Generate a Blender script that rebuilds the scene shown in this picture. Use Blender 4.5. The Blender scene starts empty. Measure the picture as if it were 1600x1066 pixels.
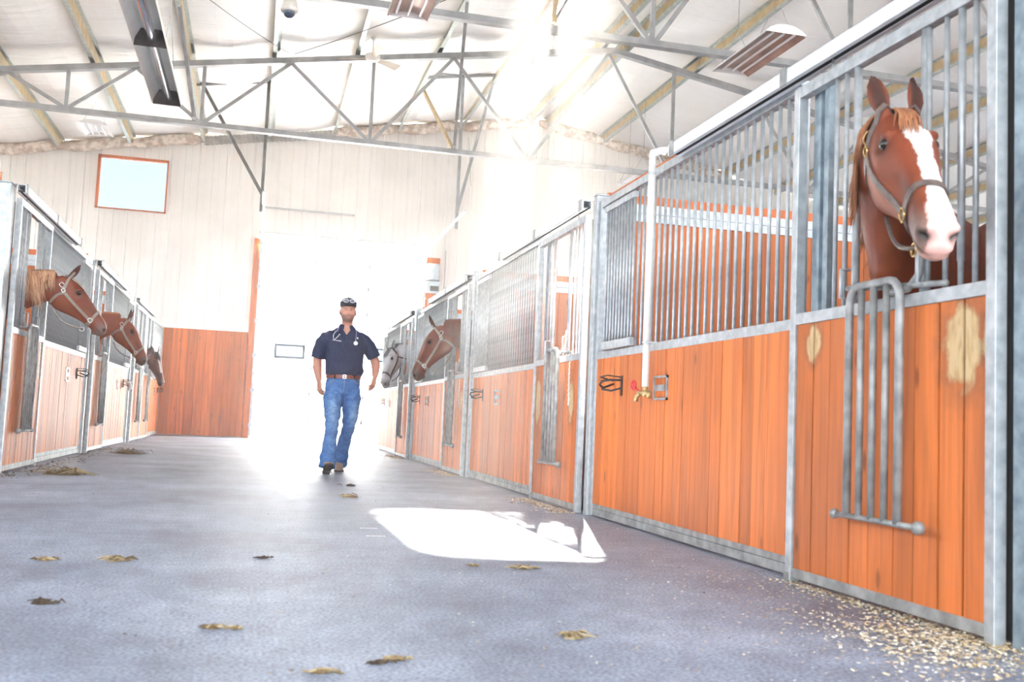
import bpy, math, random
import numpy as np
from mathutils import Vector, Matrix
from mathutils.bvhtree import BVHTree
random.seed(7)
SC = bpy.context.scene
COL = SC.collection
PI = math.pi

# ------------------------------------------------------------------ camera
cam_d = bpy.data.cameras.new('camera')
cam = bpy.data.objects.new('camera', cam_d); COL.objects.link(cam); SC.camera = cam
YAW, PIT, ROL = 0.24605457, 0.08035861, 0.04329676
cf = Vector((math.sin(YAW)*math.cos(PIT), math.cos(YAW)*math.cos(PIT), math.sin(PIT)))
cr = cf.cross(Vector((0, 0, 1))).normalized(); cu = cr.cross(cf)
cr, cu = cr*math.cos(ROL)+cu*math.sin(ROL), -cr*math.sin(ROL)+cu*math.cos(ROL)
M = Matrix.Identity(4)
for i in range(3):
    M[i][0] = cr[i]; M[i][1] = cu[i]; M[i][2] = -cf[i]
M.translation = Vector((0, 0, 0.62))
cam.matrix_world = M
cam_d.sensor_width = 36; cam_d.lens = 1575/1600*36
cam_d.clip_start = 0.05; cam_d.clip_end = 300
cam_d.dof.use_dof = True; cam_d.dof.focus_distance = 10.0; cam_d.dof.aperture_fstop = 4.5

# ------------------------------------------------------------------ world, sun, exposure
w = bpy.data.worlds.new('sky'); SC.world = w; w.use_nodes = True
nt = w.node_tree; nt.nodes.clear()
wo = nt.nodes.new('ShaderNodeOutputWorld'); bg = nt.nodes.new('ShaderNodeBackground')
tc = nt.nodes.new('ShaderNodeTexCoord'); sp = nt.nodes.new('ShaderNodeSeparateXYZ')
rp = nt.nodes.new('ShaderNodeValToRGB'); mr = nt.nodes.new('ShaderNodeMapRange')
nt.links.new(tc.outputs['Generated'], sp.inputs[0]); nt.links.new(sp.outputs['Z'], mr.inputs['Value'])
mr.inputs['From Min'].default_value = -1; mr.inputs['From Max'].default_value = 1
nt.links.new(mr.outputs[0], rp.inputs[0])
e = rp.color_ramp.elements
e[0].position = 0.0; e[0].color = (0.30, 0.28, 0.25, 1)
e[1].position = 1.0; e[1].color = (0.62, 0.80, 1.0, 1)
k = e.new(0.49); k.color = (0.40, 0.38, 0.35, 1)
k = e.new(0.53); k.color = (0.93, 0.97, 1.0, 1)
nt.links.new(rp.outputs[0], bg.inputs[0]); bg.inputs[1].default_value = 3.5
nt.links.new(bg.outputs[0], wo.inputs[0])
sun_d = bpy.data.lights.new('sun', 'SUN'); sun = bpy.data.objects.new('sun', sun_d); COL.objects.link(sun)
SUN_TO = Vector((0.3, 1.0, 1.0)).normalized()      # towards the sun
sun.rotation_euler = SUN_TO.to_track_quat('Z', 'Y').to_euler(); sun.location = SUN_TO*60
sun_d.energy = 90; sun_d.angle = math.radians(2.2); sun_d.color = (1.0, 0.95, 0.86)
SC.view_settings.view_transform = 'Standard'; SC.view_settings.look = 'None'
SC.view_settings.gamma = 1.0; SC.view_settings.use_curve_mapping = False
SC.view_settings.exposure = 1.35
SC.cycles.max_bounces = 10; SC.cycles.diffuse_bounces = 6; SC.cycles.transmission_bounces = 6
SC.cycles.sample_clamp_indirect = 12; SC.cycles.use_denoising = True

# ------------------------------------------------------------------ materials
def mat(name, color=(.8, .8, .8), rough=.6, metal=0.0, **kw):
    m = bpy.data.materials.new(name); m.use_nodes = True
    b = m.node_tree.nodes['Principled BSDF']
    b.inputs['Base Color'].default_value = (*color, 1); b.inputs['Roughness'].default_value = rough
    b.inputs['Metallic'].default_value = metal
    for k, v in kw.items(): b.inputs[k].default_value = v
    return m
def nodes(m):
    t = m.node_tree
    return t, t.nodes['Principled BSDF'], lambda kind: t.nodes.new(kind), lambda a, b: t.links.new(a, b)
def ramp(n, stops):
    e = n.color_ramp.elements
    e[0].position, e[0].color = stops[0][0], (*stops[0][1], 1)
    e[1].position, e[1].color = stops[-1][0], (*stops[-1][1], 1)
    for p, c in stops[1:-1]:
        k = e.new(p); k.color = (*c, 1)
def noise_mat(name, c1, c2, scale=8, rough=.6, metal=0, bump=0, detail=6, stretch=(1, 1, 1), lo=.35, hi=.65, **kw):
    m = mat(name, c1, rough, metal, **kw); t, b, N, L = nodes(m)
    tc = N('ShaderNodeTexCoord'); mp = N('ShaderNodeMapping'); nz = N('ShaderNodeTexNoise'); cr_ = N('ShaderNodeValToRGB')
    mp.inputs['Scale'].default_value = stretch; nz.inputs['Scale'].default_value = scale; nz.inputs['Detail'].default_value = detail
    L(tc.outputs['Object'], mp.inputs[0]); L(mp.outputs[0], nz.inputs['Vector']); L(nz.outputs['Fac'], cr_.inputs[0])
    ramp(cr_, [(lo, c1), (hi, c2)]); L(cr_.outputs[0], b.inputs['Base Color'])
    if bump:
        bp = N('ShaderNodeBump'); bp.inputs['Strength'].default_value = bump; bp.inputs['Distance'].default_value = .01
        L(nz.outputs['Fac'], bp.inputs['Height']); L(bp.outputs[0], b.inputs['Normal'])
    return m

GALV = noise_mat('galvanised_steel', (.33, .355, .37), (.52, .55, .565), 22, .45, .4, lo=.3, hi=.7)
GALV_D = noise_mat('dull_galvanised_steel', (.22, .225, .22), (.40, .405, .40), 14, .5, .3)
CHAN = noise_mat('blue_grey_channel', (.17, .22, .255), (.32, .39, .43), 14, .5, .35)
TRACK = noise_mat('track_steel', (.70, .73, .76), (.82, .85, .87), 10, .4, .2)
BLACK = mat('black_gap', (.015, .015, .016), .6)
DARKM = noise_mat('dark_brown_steel', (.035, .024, .022), (.07, .05, .045), 20, .5, .2)
WHITEP = noise_mat('white_painted_pipe', (.72, .70, .68), (.80, .78, .76), 30, .45)
RED = mat('red_valve_paint', (.55, .03, .03), .4)
BRASS = mat('brass', (.45, .33, .15), .35, .8)
CHROME = mat('bright_tube_steel', (.55, .60, .66), .18, .95)
SILV = mat('silver_buckle', (.75, .74, .70), .25, .85)
GOLD = mat('brass_buckle', (.70, .46, .18), .25, .9)
LEATH = noise_mat('halter_leather', (.085, .06, .052), (.15, .11, .095), 40, .45)
LEATH_D = noise_mat('dark_halter_leather', (.035, .022, .02), (.07, .045, .04), 40, .4)
TAUPE = noise_mat('taupe_webbing', (.23, .19, .155), (.32, .27, .22), 60, .6)

def wood_mat(name, base, spread, grain=.35, worn=None, knots=True, rough=.58):
    """stained boards: a tone per board, grain along z, knots and (optionally) bare chewed patches at fixed places"""
    m = mat(name, base, rough); t, b, N, L = nodes(m)
    geo = N('ShaderNodeNewGeometry'); tc = N('ShaderNodeTexCoord')
    mp = N('ShaderNodeMapping'); mp.inputs['Scale'].default_value = (14, 14, .8)
    off = N('ShaderNodeVectorMath'); off.operation = 'ADD'
    sc_ = N('ShaderNodeVectorMath'); sc_.operation = 'SCALE'; sc_.inputs['Scale'].default_value = 37.0
    cmb = N('ShaderNodeCombineXYZ')
    for q in range(3): L(geo.outputs['Random Per Island'], cmb.inputs[q])
    L(cmb.outputs[0], sc_.inputs[0]); L(tc.outputs['Object'], mp.inputs[0])
    L(mp.outputs[0], off.inputs[0]); L(sc_.outputs[0], off.inputs[1])
    nz = N('ShaderNodeTexNoise'); nz.inputs['Scale'].default_value = 1.6; nz.inputs['Detail'].default_value = 8; nz.inputs['Distortion'].default_value = .8
    L(off.outputs[0], nz.inputs['Vector'])
    r1 = N('ShaderNodeValToRGB')
    d = tuple(c*(1-spread) for c in base); h = tuple(min(1, c*(1+spread)) for c in base)
    ramp(r1, [(0, d), (.5, base), (1, h)]); L(geo.outputs['Random Per Island'], r1.inputs[0])
    r2 = N('ShaderNodeValToRGB'); ramp(r2, [(.3, (1-grain,)*3), (.62, (1.0,)*3)]); L(nz.outputs['Fac'], r2.inputs[0])
    mu = N('ShaderNodeMix'); mu.data_type = 'RGBA'; mu.blend_type = 'MULTIPLY'; mu.inputs[0].default_value = 1
    L(r1.outputs[0], mu.inputs[6]); L(r2.outputs[0], mu.inputs[7]); col = mu.outputs[2]
    if knots:
        v = N('ShaderNodeTexVoronoi'); v.inputs['Scale'].default_value = 1.0
        mk = N('ShaderNodeMapping'); mk.inputs['Scale'].default_value = (7, 7, 2.6); L(tc.outputs['Object'], mk.inputs[0])
        ad = N('ShaderNodeVectorMath'); ad.operation = 'ADD'; L(mk.outputs[0], ad.inputs[0]); L(sc_.outputs[0], ad.inputs[1]); L(ad.outputs[0], v.inputs['Vector'])
        rk = N('ShaderNodeValToRGB'); ramp(rk, [(.06, (.35,)*3), (.13, (1,)*3)]); L(v.outputs['Distance'], rk.inputs[0])
        m2 = N('ShaderNodeMix'); m2.data_type = 'RGBA'; m2.blend_type = 'MULTIPLY'; m2.inputs[0].default_value = .75
        L(col, m2.inputs[6]); L(rk.outputs[0], m2.inputs[7]); col = m2.outputs[2]
    if worn:
        n2 = N('ShaderNodeTexNoise'); n2.inputs['Scale'].default_value = 16; n2.inputs['Detail'].default_value = 6; L(geo.outputs['Position'], n2.inputs['Vector'])
        n3 = N('ShaderNodeTexNoise'); n3.inputs['Scale'].default_value = 30; n3.inputs['Detail'].default_value = 4; mw3 = N('ShaderNodeMapping'); mw3.inputs['Scale'].default_value = (1, 1.3, .35); L(geo.outputs['Position'], mw3.inputs[0]); L(mw3.outputs[0], n3.inputs['Vector'])
        rw = N('ShaderNodeValToRGB'); ramp(rw, [(.3, (.42, .26, .11)), (.55, (.60, .43, .22))]); L(n3.outputs['Fac'], rw.inputs[0])
        for (c, rad, soft) in worn:
            for k2, (grow, cc, st) in enumerate(((1.45, (.10, .045, .022), .55), (1.0, None, .95))):
                su = N('ShaderNodeVectorMath'); su.operation = 'SUBTRACT'; su.inputs[1].default_value = c; L(geo.outputs['Position'], su.inputs[0])
                dv = N('ShaderNodeVectorMath'); dv.operation = 'DIVIDE'; dv.inputs[1].default_value = tuple(q*grow for q in rad); L(su.outputs[0], dv.inputs[0])
                ln = N('ShaderNodeVectorMath'); ln.operation = 'LENGTH'; L(dv.outputs[0], ln.inputs[0])
                a = N('ShaderNodeMath'); a.operation = 'MULTIPLY_ADD'; L(n2.outputs['Fac'], a.inputs[0]); a.inputs[1].default_value = soft; L(ln.outputs['Value'], a.inputs[2])
                rr_ = N('ShaderNodeMapRange'); lo_, hi_ = (.75+soft*.5, 1.0+soft*.5) if cc is None else (.5+soft*.5, 1.1+soft*.5)
                rr_.inputs['From Min'].default_value = lo_; rr_.inputs['From Max'].default_value = hi_
                rr_.inputs['To Min'].default_value = st; rr_.inputs['To Max'].default_value = 0; L(a.outputs[0], rr_.inputs['Value'])
                mw = N('ShaderNodeMix'); mw.data_type = 'RGBA'; L(rr_.outputs[0], mw.inputs[0]); L(col, mw.inputs[6])
                if cc is None: L(rw.outputs[0], mw.inputs[7])
                else: mw.inputs[7].default_value = (*cc, 1)
                col = mw.outputs[2]
    L(col, b.inputs['Base Color'])
    bp = N('ShaderNodeBump'); bp.inputs['Strength'].default_value = .25; bp.inputs['Distance'].default_value = .004
    L(nz.outputs['Fac'], bp.inputs['Height']); L(bp.outputs[0], b.inputs['Normal'])
    return m
ORANGE = (.62, .16, .028)
WOOD = wood_mat('stained_orange_boards', ORANGE, .22)
WOOD_T = wood_mat('stained_orange_trim', (.62, .15, .03), .05, knots=False)

# ------------------------------------------------------------------ mesh builder
class MB:
    def __init__(s): s.v = []; s.f = []; s.mi = []
    def add(s, vs, fs, mi=0):
        n = len(s.v); s.v += [tuple(x) for x in vs]; s.f += [tuple(i+n for i in f) for f in fs]; s.mi += [mi]*len(fs); return s
    def box(s, x0, x1, y0, y1, z0, z1, mi=0):
        vs = [(x, y, z) for x in (x0, x1) for y in (y0, y1) for z in (z0, z1)]
        return s.add(vs, [(0, 1, 3, 2), (4, 6, 7, 5), (0, 4, 5, 1), (2, 3, 7, 6), (0, 2, 6, 4), (1, 5, 7, 3)], mi)
    def beam(s, a, b, w_, h_, up=(0, 0, 1), mi=0):
        a, b, up = Vector(a), Vector(b), Vector(up); d = (b-a).normalized()
        r = d.cross(up)
        if r.length < 1e-4: r = d.cross(Vector((0, 1, 0)))
        r.normalize(); u = r.cross(d)
        vs = [p+r*sx*w_/2+u*sz*h_/2 for p in (a, b) for sx in (-1, 1) for sz in (-1, 1)]
        return s.add(vs, [(0, 1, 3, 2), (4, 6, 7, 5), (0, 4, 5, 1), (2, 3, 7, 6), (0, 2, 6, 4), (1, 5, 7, 3)], mi)
    def tube(s, pts, r, n=10, closed=False, caps=True, mi=0):
        pts = [Vector(p) for p in pts]; m = len(pts); rs = r if isinstance(r, (list, tuple)) else [r]*m
        vs = []; up = None
        for i, p in enumerate(pts):
            if closed: d = pts[(i+1) % m]-pts[i-1]
            else: d = pts[min(i+1, m-1)]-pts[max(i-1, 0)]
            d.normalize()
            if up is None:
                up = Vector((0, 0, 1)) if abs(d.z) < .9 else Vector((0, 1, 0))
            x = d.cross(up)
            if x.length < 1e-5: x = d.cross(Vector((1, 0, 0)))
            x.normalize(); up = x.cross(d)
            for k_ in range(n):
                a = 2*PI*k_/n; vs.append(p+(x*math.cos(a)+up*math.sin(a))*rs[i])
        fs = []
        for i in range(m if closed else m-1):
            j = (i+1) % m
            for k_ in range(n):
                q = (k_+1) % n; fs.append((i*n+k_, i*n+q, j*n+q, j*n+k_))
        if caps and not closed:
            fs.append(tuple(range(n-1, -1, -1))); fs.append(tuple((m-1)*n+k_ for k_ in range(n)))
        return s.add(vs, fs, mi)
    def rings(s, rings, caps=True, mi=0):
        n = len(rings[0]); vs = [p for r in rings for p in r]; fs = []
        for i in range(len(rings)-1):
            for k_ in range(n):
                q = (k_+1) % n; fs.append((i*n+k_, i*n+q, (i+1)*n+q, (i+1)*n+k_))
        if caps:
            fs.append(tuple(range(n-1, -1, -1))); fs.append(tuple((len(rings)-1)*n+k_ for k_ in range(n)))
        return s.add(vs, fs, mi)
    def ball(s, c, r, nu=12, nv=8, mi=0):
        c = Vector(c); r = r if isinstance(r, (list, tuple, Vector)) else (r, r, r); rg = []
        for j in range(nv+1):
            t = PI*j/nv; t = min(max(t, .06), PI-.06)
            rg.append([c+Vector((r[0]*math.sin(t)*math.cos(2*PI*i/nu), r[1]*math.sin(t)*math.sin(2*PI*i/nu), r[2]*math.cos(t))) for i in range(nu)])
        return s.rings(rg, mi=mi)
    def mesh(s, name, mats, off=(0, 0, 0), smooth=False):
        me = bpy.data.meshes.new(name); o = Vector(off)
        me.from_pydata([tuple(Vector(v)-o) for v in s.v], [], s.f)
        for m in (mats if isinstance(mats, (list, tuple)) else [mats]): me.materials.append(m)
        me.polygons.foreach_set('material_index', s.mi)
        if smooth: me.polygons.foreach_set('use_smooth', [True]*len(me.polygons))
        me.update(); return me
    def build(s, name, mats, parent=None, smooth=False, bevel=0, loc=None):
        off = wloc(parent) if parent else (Vector(loc) if loc is not None else Vector((0, 0, 0)))
        me = s.mesh(name, mats, off, smooth); o = bpy.data.objects.new(name, me); COL.objects.link(o)
        if parent: o.parent = parent
        elif loc is not None: o.location = loc
        if bevel:
            md = o.modifiers.new('edge', 'BEVEL'); md.width = bevel; md.segments = 2; md.limit_method = 'ANGLE'
        if smooth and s_sharp:
            pass
        return o
s_sharp = False
def wloc(o):
    v = Vector((0, 0, 0))
    while o: v += o.location; o = o.parent
    return v
def tag(o, label=None, cat=None, group=None, kind=None):
    if label: o['label'] = label
    if cat: o['category'] = cat
    if group: o['group'] = group
    if kind: o['kind'] = kind
    return o
def empty(name, loc, label=None, cat=None, group=None):
    o = bpy.data.objects.new(name, None); COL.objects.link(o); o.location = loc; o.empty_display_size = .1
    return tag(o, label, cat, group)
def inst(name, me, parent, world):
    o = bpy.data.objects.new(name, me); COL.objects.link(o); o.parent = parent; o.location = Vector(world)-wloc(parent); return o
DKW = mat('dark_groove_wood', (.05, .018, .008), .8)
def boards(mb, axis, a0, a1, b0, b1, c0, c1, wd=.115, gap=.006, rnd=None, mi=0, back=None):
    """vertical boards: along 'y' (plane x=b0..b1) or along 'x' (plane y=b0..b1)"""
    rnd = rnd or random; p = a0
    if back is not None:
        if axis == 'y': mb.box((b0+b1)/2-.003, (b0+b1)/2+.003, a0, a1, c0, c1, back)
        else: mb.box(a0, a1, (b0+b1)/2-.003, (b0+b1)/2+.003, c0, c1, back)
    gap0 = gap
    while p < a1-.01:
        gap = gap0*rnd.choice((.5, .6, .8, 1.0, 1.3))
        q = min(a1, p+wd*rnd.uniform(.8, 1.2)); j = rnd.uniform(-.002, .002)
        if a1-q < .03: q = a1
        if axis == 'y': mb.box(b0+j, b1+j, p+gap/2, q-gap/2, c0, c1, mi)
        else: mb.box(p+gap/2, q-gap/2, b0+j, b1+j, c0, c1, mi)
        p = q
# ------------------------------------------------------------------ the hall
XL_WALL, XR_WALL, Y_GAB, Y_BACK, EAVE = -9.0, 21.8, 24.0, -7.0, 5.76
RIDGE_X, RIDGE_Z, SLOPE = 6.4, 8.3, .165
def roof_z(x): return RIDGE_Z-SLOPE*abs(x-RIDGE_X)

# floor: rubbery dark asphalt
FLOOR = mat('worn_rubber_asphalt', (.2, .2, .22), .5); t, b, N, L = nodes(FLOOR)
tc = N('ShaderNodeTexCoord')
n1 = N('ShaderNodeTexNoise'); n1.inputs['Scale'].default_value = 1.1; n1.inputs['Detail'].default_value = 8; n1.inputs['Roughness'].default_value = .6
n2 = N('ShaderNodeTexNoise'); n2.inputs['Scale'].default_value = 90; n2.inputs['Detail'].default_value = 3
n3 = N('ShaderNodeTexNoise'); n3.inputs['Scale'].default_value = 9; n3.inputs['Detail'].default_value = 8; n3.inputs['Roughness'].default_value = .7
for n in (n1, n2, n3): L(tc.outputs['Object'], n.inputs['Vector'])
r1 = N('ShaderNodeValToRGB'); ramp(r1, [(.32, (.15, .165, .215)), (.52, (.25, .285, .36)), (.7, (.35, .39, .47))]); L(n1.outputs['Fac'], r1.inputs[0])
r2 = N('ShaderNodeValToRGB'); ramp(r2, [(.32, (.50,)*3), (.5, (1.0,)*3), (.68, (1.45,)*3)]); L(n2.outputs['Fac'], r2.inputs[0])
r3 = N('ShaderNodeValToRGB'); ramp(r3, [(.35, (.82, .81, .80)), (.65, (1.12,)*3)]); L(n3.outputs['Fac'], r3.inputs[0])
m1 = N('ShaderNodeMix'); m1.data_type = 'RGBA'; m1.blend_type = 'MULTIPLY'; m1.inputs[0].default_value = 1; L(r1.outputs[0], m1.inputs[6]); L(r2.outputs[0], m1.inputs[7])
m2 = N('ShaderNodeMix'); m2.data_type = 'RGBA'; m2.blend_type = 'MULTIPLY'; m2.inputs[0].default_value = 1; L(m1.outputs[2], m2.inputs[6]); L(r3.outputs[0], m2.inputs[7])
L(m2.outputs[2], b.inputs['Base Color'])
bp = N('ShaderNodeBump'); bp.inputs['Strength'].default_value = .35; bp.inputs['Distance'].default_value = .006; L(n2.outputs['Fac'], bp.inputs['Height']); L(bp.outputs[0], b.inputs['Normal'])
rr = N('ShaderNodeMapRange'); rr.inputs['To Min'].default_value = .47; rr.inputs['To Max'].default_value = .65; L(n1.outputs['Fac'], rr.inputs['Value']); L(rr.outputs[0], b.inputs['Roughness'])
mb = MB(); mb.box(XL_WALL, XR_WALL, Y_BACK, Y_GAB+.3, -.12, 0)
tag(mb.build('floor', FLOOR), kind='structure')
APRON = noise_mat('pale_gravel_yard', (.42, .40, .37), (.55, .53, .49), 2, .9)
mb = MB(); mb.box(-60, 70, Y_GAB+.3, 90, -.14, -.02); tag(mb.build('ground', APRON), kind='structure')

SIDING = noise_mat('white_ribbed_siding', (.76, .75, .72), (.83, .82, .79), 1.2, .5)
def siding(x0, x1, z0, ztop, y, ribs=.305, out=-1):
    """ribbed metal sheet on plane y; ztop(x) gives the height"""
    mb = MB(); xs = []
    x = x0
    while x < x1-1e-6:
        prof = [(0, 0), (.045, 0), (.06, .022), (.085, .022), (.10, 0), (.19, 0), (.197, .006), (.213, .006), (.22, 0)]
        for dx, d in prof:
            if x+dx <= x1: xs.append((x+dx, y+out*d))
        x += ribs
    xs.append((x1, y))
    vs = []; fs = []
    for px, py in xs: vs += [(px, py, z0), (px, py, ztop(px))]
    for i in range(len(xs)-1): fs.append((2*i, 2*i+2, 2*i+3, 2*i+1))
    n = len(vs)
    mb.add(vs, fs)
    mb.box(x0, x1, y+.03, y+.06, z0, min(ztop(x0), ztop(x1)))
    return mb
DX0, DX1, DZ = -.05, 3.72, 4.72            # garage door opening
WX0, WX1, WZ0, WZ1 = -3.76, -2.25, 5.02, 6.24   # gable window
HX0, HX1, HY0, HY1 = 3.3, 4.42, 12.5, 14.6     # unseen roof hole added and shaped to throw the sun patch on the floor
rz = lambda x: roof_z(x)-.02
cz = lambda z: (lambda x: z)
gm = MB()
def join(a, b): a.add(b.v, b.f)
for a_ in [(XL_WALL, WX0, 0, rz), (WX0, WX1, 0, cz(WZ0)), (WX0, WX1, WZ1, rz), (WX1, DX0-.12, 0, rz), (DX0-.12, DX1+.12, DZ, rz),
           (DX1+.12, RIDGE_X, 0, rz), (RIDGE_X, XR_WALL, 0, rz)]:
    join(gm, siding(a_[0], a_[1], a_[2], a_[3], Y_GAB))
tag(gm.build('wall_back', SIDING), kind='structure')
for nm, xw, o_ in (('wall_left', XL_WALL, 1), ('wall_right', XR_WALL, -1)):
    mb = MB(); y = Y_BACK; vs = []; fs = []
    while y < Y_GAB:
        for dy, d in [(0, 0), (.05, 0), (.065, .02), (.085, .02), (.10, 0)]: vs += [(xw+o_*d, y+dy, 0), (xw+o_*d, y+dy, 3.4)]
        y += .305
    for i in range(len(vs)//2-1): fs.append((2*i, 2*i+2, 2*i+3, 2*i+1))
    mb.add(vs, fs); mb.box(xw-o_*.02, xw-o_*.05, Y_BACK, Y_GAB, 0, 3.4)
    y = Y_BACK+.1
    while y < Y_GAB: mb.box(xw-.08, xw+.08, y-.08, y+.08, 3.4, EAVE); y += 6.1
    tag(mb.build(nm, SIDING), kind='structure')

# ceiling: sagging white vinyl-faced blanket between the purlins, metal roof above it
CEIL = noise_mat('white_vinyl_blanket', (.85, .83, .80), (.90, .89, .87), .8, .5)
t, b, N, L = nodes(CEIL)
wv = N('ShaderNodeTexNoise'); wv.inputs['Scale'].default_value = 1.2; wv.inputs['Detail'].default_value = 4; wv.inputs['Distortion'].default_value = 1.2
mp = N('ShaderNodeMapping'); mp.inputs['Scale'].default_value = (.5, 2.2, 1); tcc = N('ShaderNodeTexCoord')
L(tcc.outputs['Object'], mp.inputs[0]); L(mp.outputs[0], wv.inputs['Vector'])
bp = N('ShaderNodeBump'); bp.inputs['Strength'].default_value = .6; bp.inputs['Distance'].default_value = .08; L(wv.outputs['Fac'], bp.inputs['Height']); L(bp.outputs[0], b.inputs['Normal'])
PUR = [-7.6, -6.05, -4.53, -3.05, -1.5, -.02, 1.46, 2.98, 4.5, 6.15, 6.65, 8.12, 9.93, 11.5, 13.05, 14.6, 16.15, 17.7, 19.25, 20.8]
mb = MB(); xs = sorted([XL_WALL-.4]+PUR+[RIDGE_X, XR_WALL+.4, HX0, HX1]); NY = 60; NX = 6
ys = sorted([Y_BACK-.3+(Y_GAB+.25-Y_BACK)*j/NY for j in range(NY+1)]+[HY0, HY1]); NY = len(ys)-1
cols = []
for a_, b_ in zip(xs[:-1], xs[1:]):
    for k_ in range(NX):
        f_ = k_/NX; x = a_+(b_-a_)*f_; cols.append((x, .07*math.sin(PI*f_)*min(1, (b_-a_))))
cols.append((xs[-1], 0))
vs = [(x, y, roof_z(x)-.005-sag*(1+.35*math.sin(y*1.9+x))) for x, sag in cols for y in ys]
inhole = lambda x, y: HX0 < x < HX1 and HY0 < y < HY1
fs = [(i*(NY+1)+j, i*(NY+1)+j+1, (i+1)*(NY+1)+j+1, (i+1)*(NY+1)+j) for i in range(len(cols)-1) for j in range(NY) if not inhole((cols[i][0]+cols[i+1][0])/2, (ys[j]+ys[j+1])/2)]
mb.add(vs, fs)
for a_, b_, c_, d_ in ((XL_WALL-.4, HX0, Y_BACK-.3, Y_GAB+.3), (HX0, HX1, Y_BACK-.3, HY0), (HX0, HX1, HY1, Y_GAB+.3), (HX1, RIDGE_X, Y_BACK-.3, Y_GAB+.3), (RIDGE_X, XR_WALL+.4, Y_BACK-.3, Y_GAB+.3)):
    p = [(a_, roof_z(a_)), (b_, roof_z(b_))]
    v8 = [(x, y, z+dz) for (x, z) in p for y in (c_, d_) for dz in (.03, .09)]
    mb.add(v8, [(0, 1, 3, 2), (4, 6, 7, 5), (0, 4, 5, 1), (2, 3, 7, 6), (0, 2, 6, 4), (1, 5, 7, 3)])
o = tag(mb.build('ceiling', CEIL, smooth=False), kind='structure')

# purlins
PTAN = noise_mat('tan_purlin_steel', (.40, .29, .14), (.52, .40, .21), 6, .5, .15)
PGR = noise_mat('grey_green_flange', (.34, .38, .36), (.46, .51, .49), 10, .45, .3)
BAYS = [Y_BACK, -.1, 6.0, 12.1, 18.3, 24.0]
for i, x in enumerate(PUR):
    mb = MB(); z = roof_z(x)-.02; mir = 1 if x > RIDGE_X-.3 else -1
    for j, (y0, y1) in enumerate(zip(BAYS[:-1], BAYS[1:])):
        s_ = .012*(j % 2); e0, e1 = y0-.25 if j else y0, y1+.25 if j < 4 else y1-.02
        mb.box(x-.004+s_, x+.004+s_, e0, e1, z-.215, z, 0)
        mb.box(x+s_-.004, x+s_+.065*mir if mir > 0 else x+s_+.004, e0, e1, z-.222, z-.215, 1) if mir > 0 else mb.box(x+s_-.065, x+s_+.004, e0, e1, z-.222, z-.215, 1)
        lipx = x+s_+.065*mir; mb.box(lipx-.004, lipx+.004, e0, e1, z-.222, z-.20, 1)
        mb.box(x+s_-.065*mir-.004 if mir > 0 else x+s_-.004, x+s_+.004 if mir > 0 else x+s_+.065, e0, e1, z-.012, z-.002, 1)
        mb.box(x-.008+s_, x-.004+s_, e0, e1, z-.215, z-.185, 1); mb.box(x-.008+s_, x-.004+s_, e0, e1, z-.03, z, 1)
    o = mb.build('roof_purlin', [PTAN, PGR]); tag(o, kind='structure')

# trusses
TR = noise_mat('primer_grey_truss_steel', (.27, .28, .285), (.38, .39, .40), 5, .5, .2)
def truss(y, zb, x0, x1, label):
    e_ = empty('roof_truss', (RIDGE_X, y, zb), label, 'truss')
    mb = MB(); 
    zt = lambda x: RIDGE_Z-.27-SLOPE*abs(x-RIDGE_X)
    for a_, b_ in ((x0, RIDGE_X), (RIDGE_X, x1)):
        m_ = MB(); m_.beam((a_, y, zt(a_)-.05), (b_, y, zt(b_)-.05), .13, .10); m_.build('top_chord', TR, e_)
    m_ = MB(); m_.beam((x0, y, zb), (x1, y, zb), .12, .085); m_.build('bottom_chord', TR, e_)
    nodes_b = [-7.8, -5.65, -3.45, -1.23, 1.74, 4.76, 7.69, 10.7, 13.6, 16.5, 19.3]
    tops = [-8.9, -6.7, -4.4, -2.36, .26, 3.23, 6.3, 9.45, 12.1, 15.0, 17.9, 20.8]
    for xb in nodes_b:
        tl = max([q for q in tops if q < xb], default=None); tr_ = min([q for q in tops if q > xb], default=None)
        for q in (tl, xb, tr_):
            if q is None: continue
            m_ = MB(); m_.beam((xb+(q-xb)*.03, y, zb+.04), (q, y, zt(q)-.09), .06, .045, up=(0, 1, 0)); m_.build('web_member', TR, e_)
    return e_
truss(18.3, 5.62, XL_WALL, XR_WALL, 'whole far roof truss with triangular webs, nearest the back wall')
truss(12.1, 5.65, XL_WALL, XR_WALL, 'nearer roof truss crossing above the aisle, only its lower chord fully in view')
truss(6.0, 5.65, XL_WALL, XR_WALL, 'roof truss right above the nearest stall')

# braces from the purlins down to the bottom chords
def brace(a_, b_, m_, label, r=.035):
    mb = MB(); c = Vector(b_); mb.beam(a_, b_, r*1.6, r*1.6); mb.box(c.x-.03, c.x+.03, c.y-.03, c.y+.03, c.z-.07, c.z+.02)
    o = mb.build('roof_brace', m_, loc=b_); tag(o, label, 'brace', 'braces of the roof frame')
brace((-1.5, 15.9, 6.77), (-1.35, 18.2, 5.72), TR, 'grey diagonal brace running down to the far truss beside the long heater')
brace((2.98, 15.9, 7.5), (3.30, 18.2, 5.72), TR, 'long grey upright-looking brace meeting the far truss chord left of the ridge')
brace((2.98, 20.5, 7.5), (3.30, 18.4, 5.72), PTAN, 'tan diagonal brace rising from the far truss towards the back wall')
brace((2.98, 9.9, 7.5), (3.38, 12.0, 5.78), PTAN, 'tan brace landing on the nearer truss chord')
brace((4.5, 14.2, 7.7), (3.40, 12.2, 5.78), DARKM, 'dark thin brace landing on the nearer truss chord')

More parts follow.
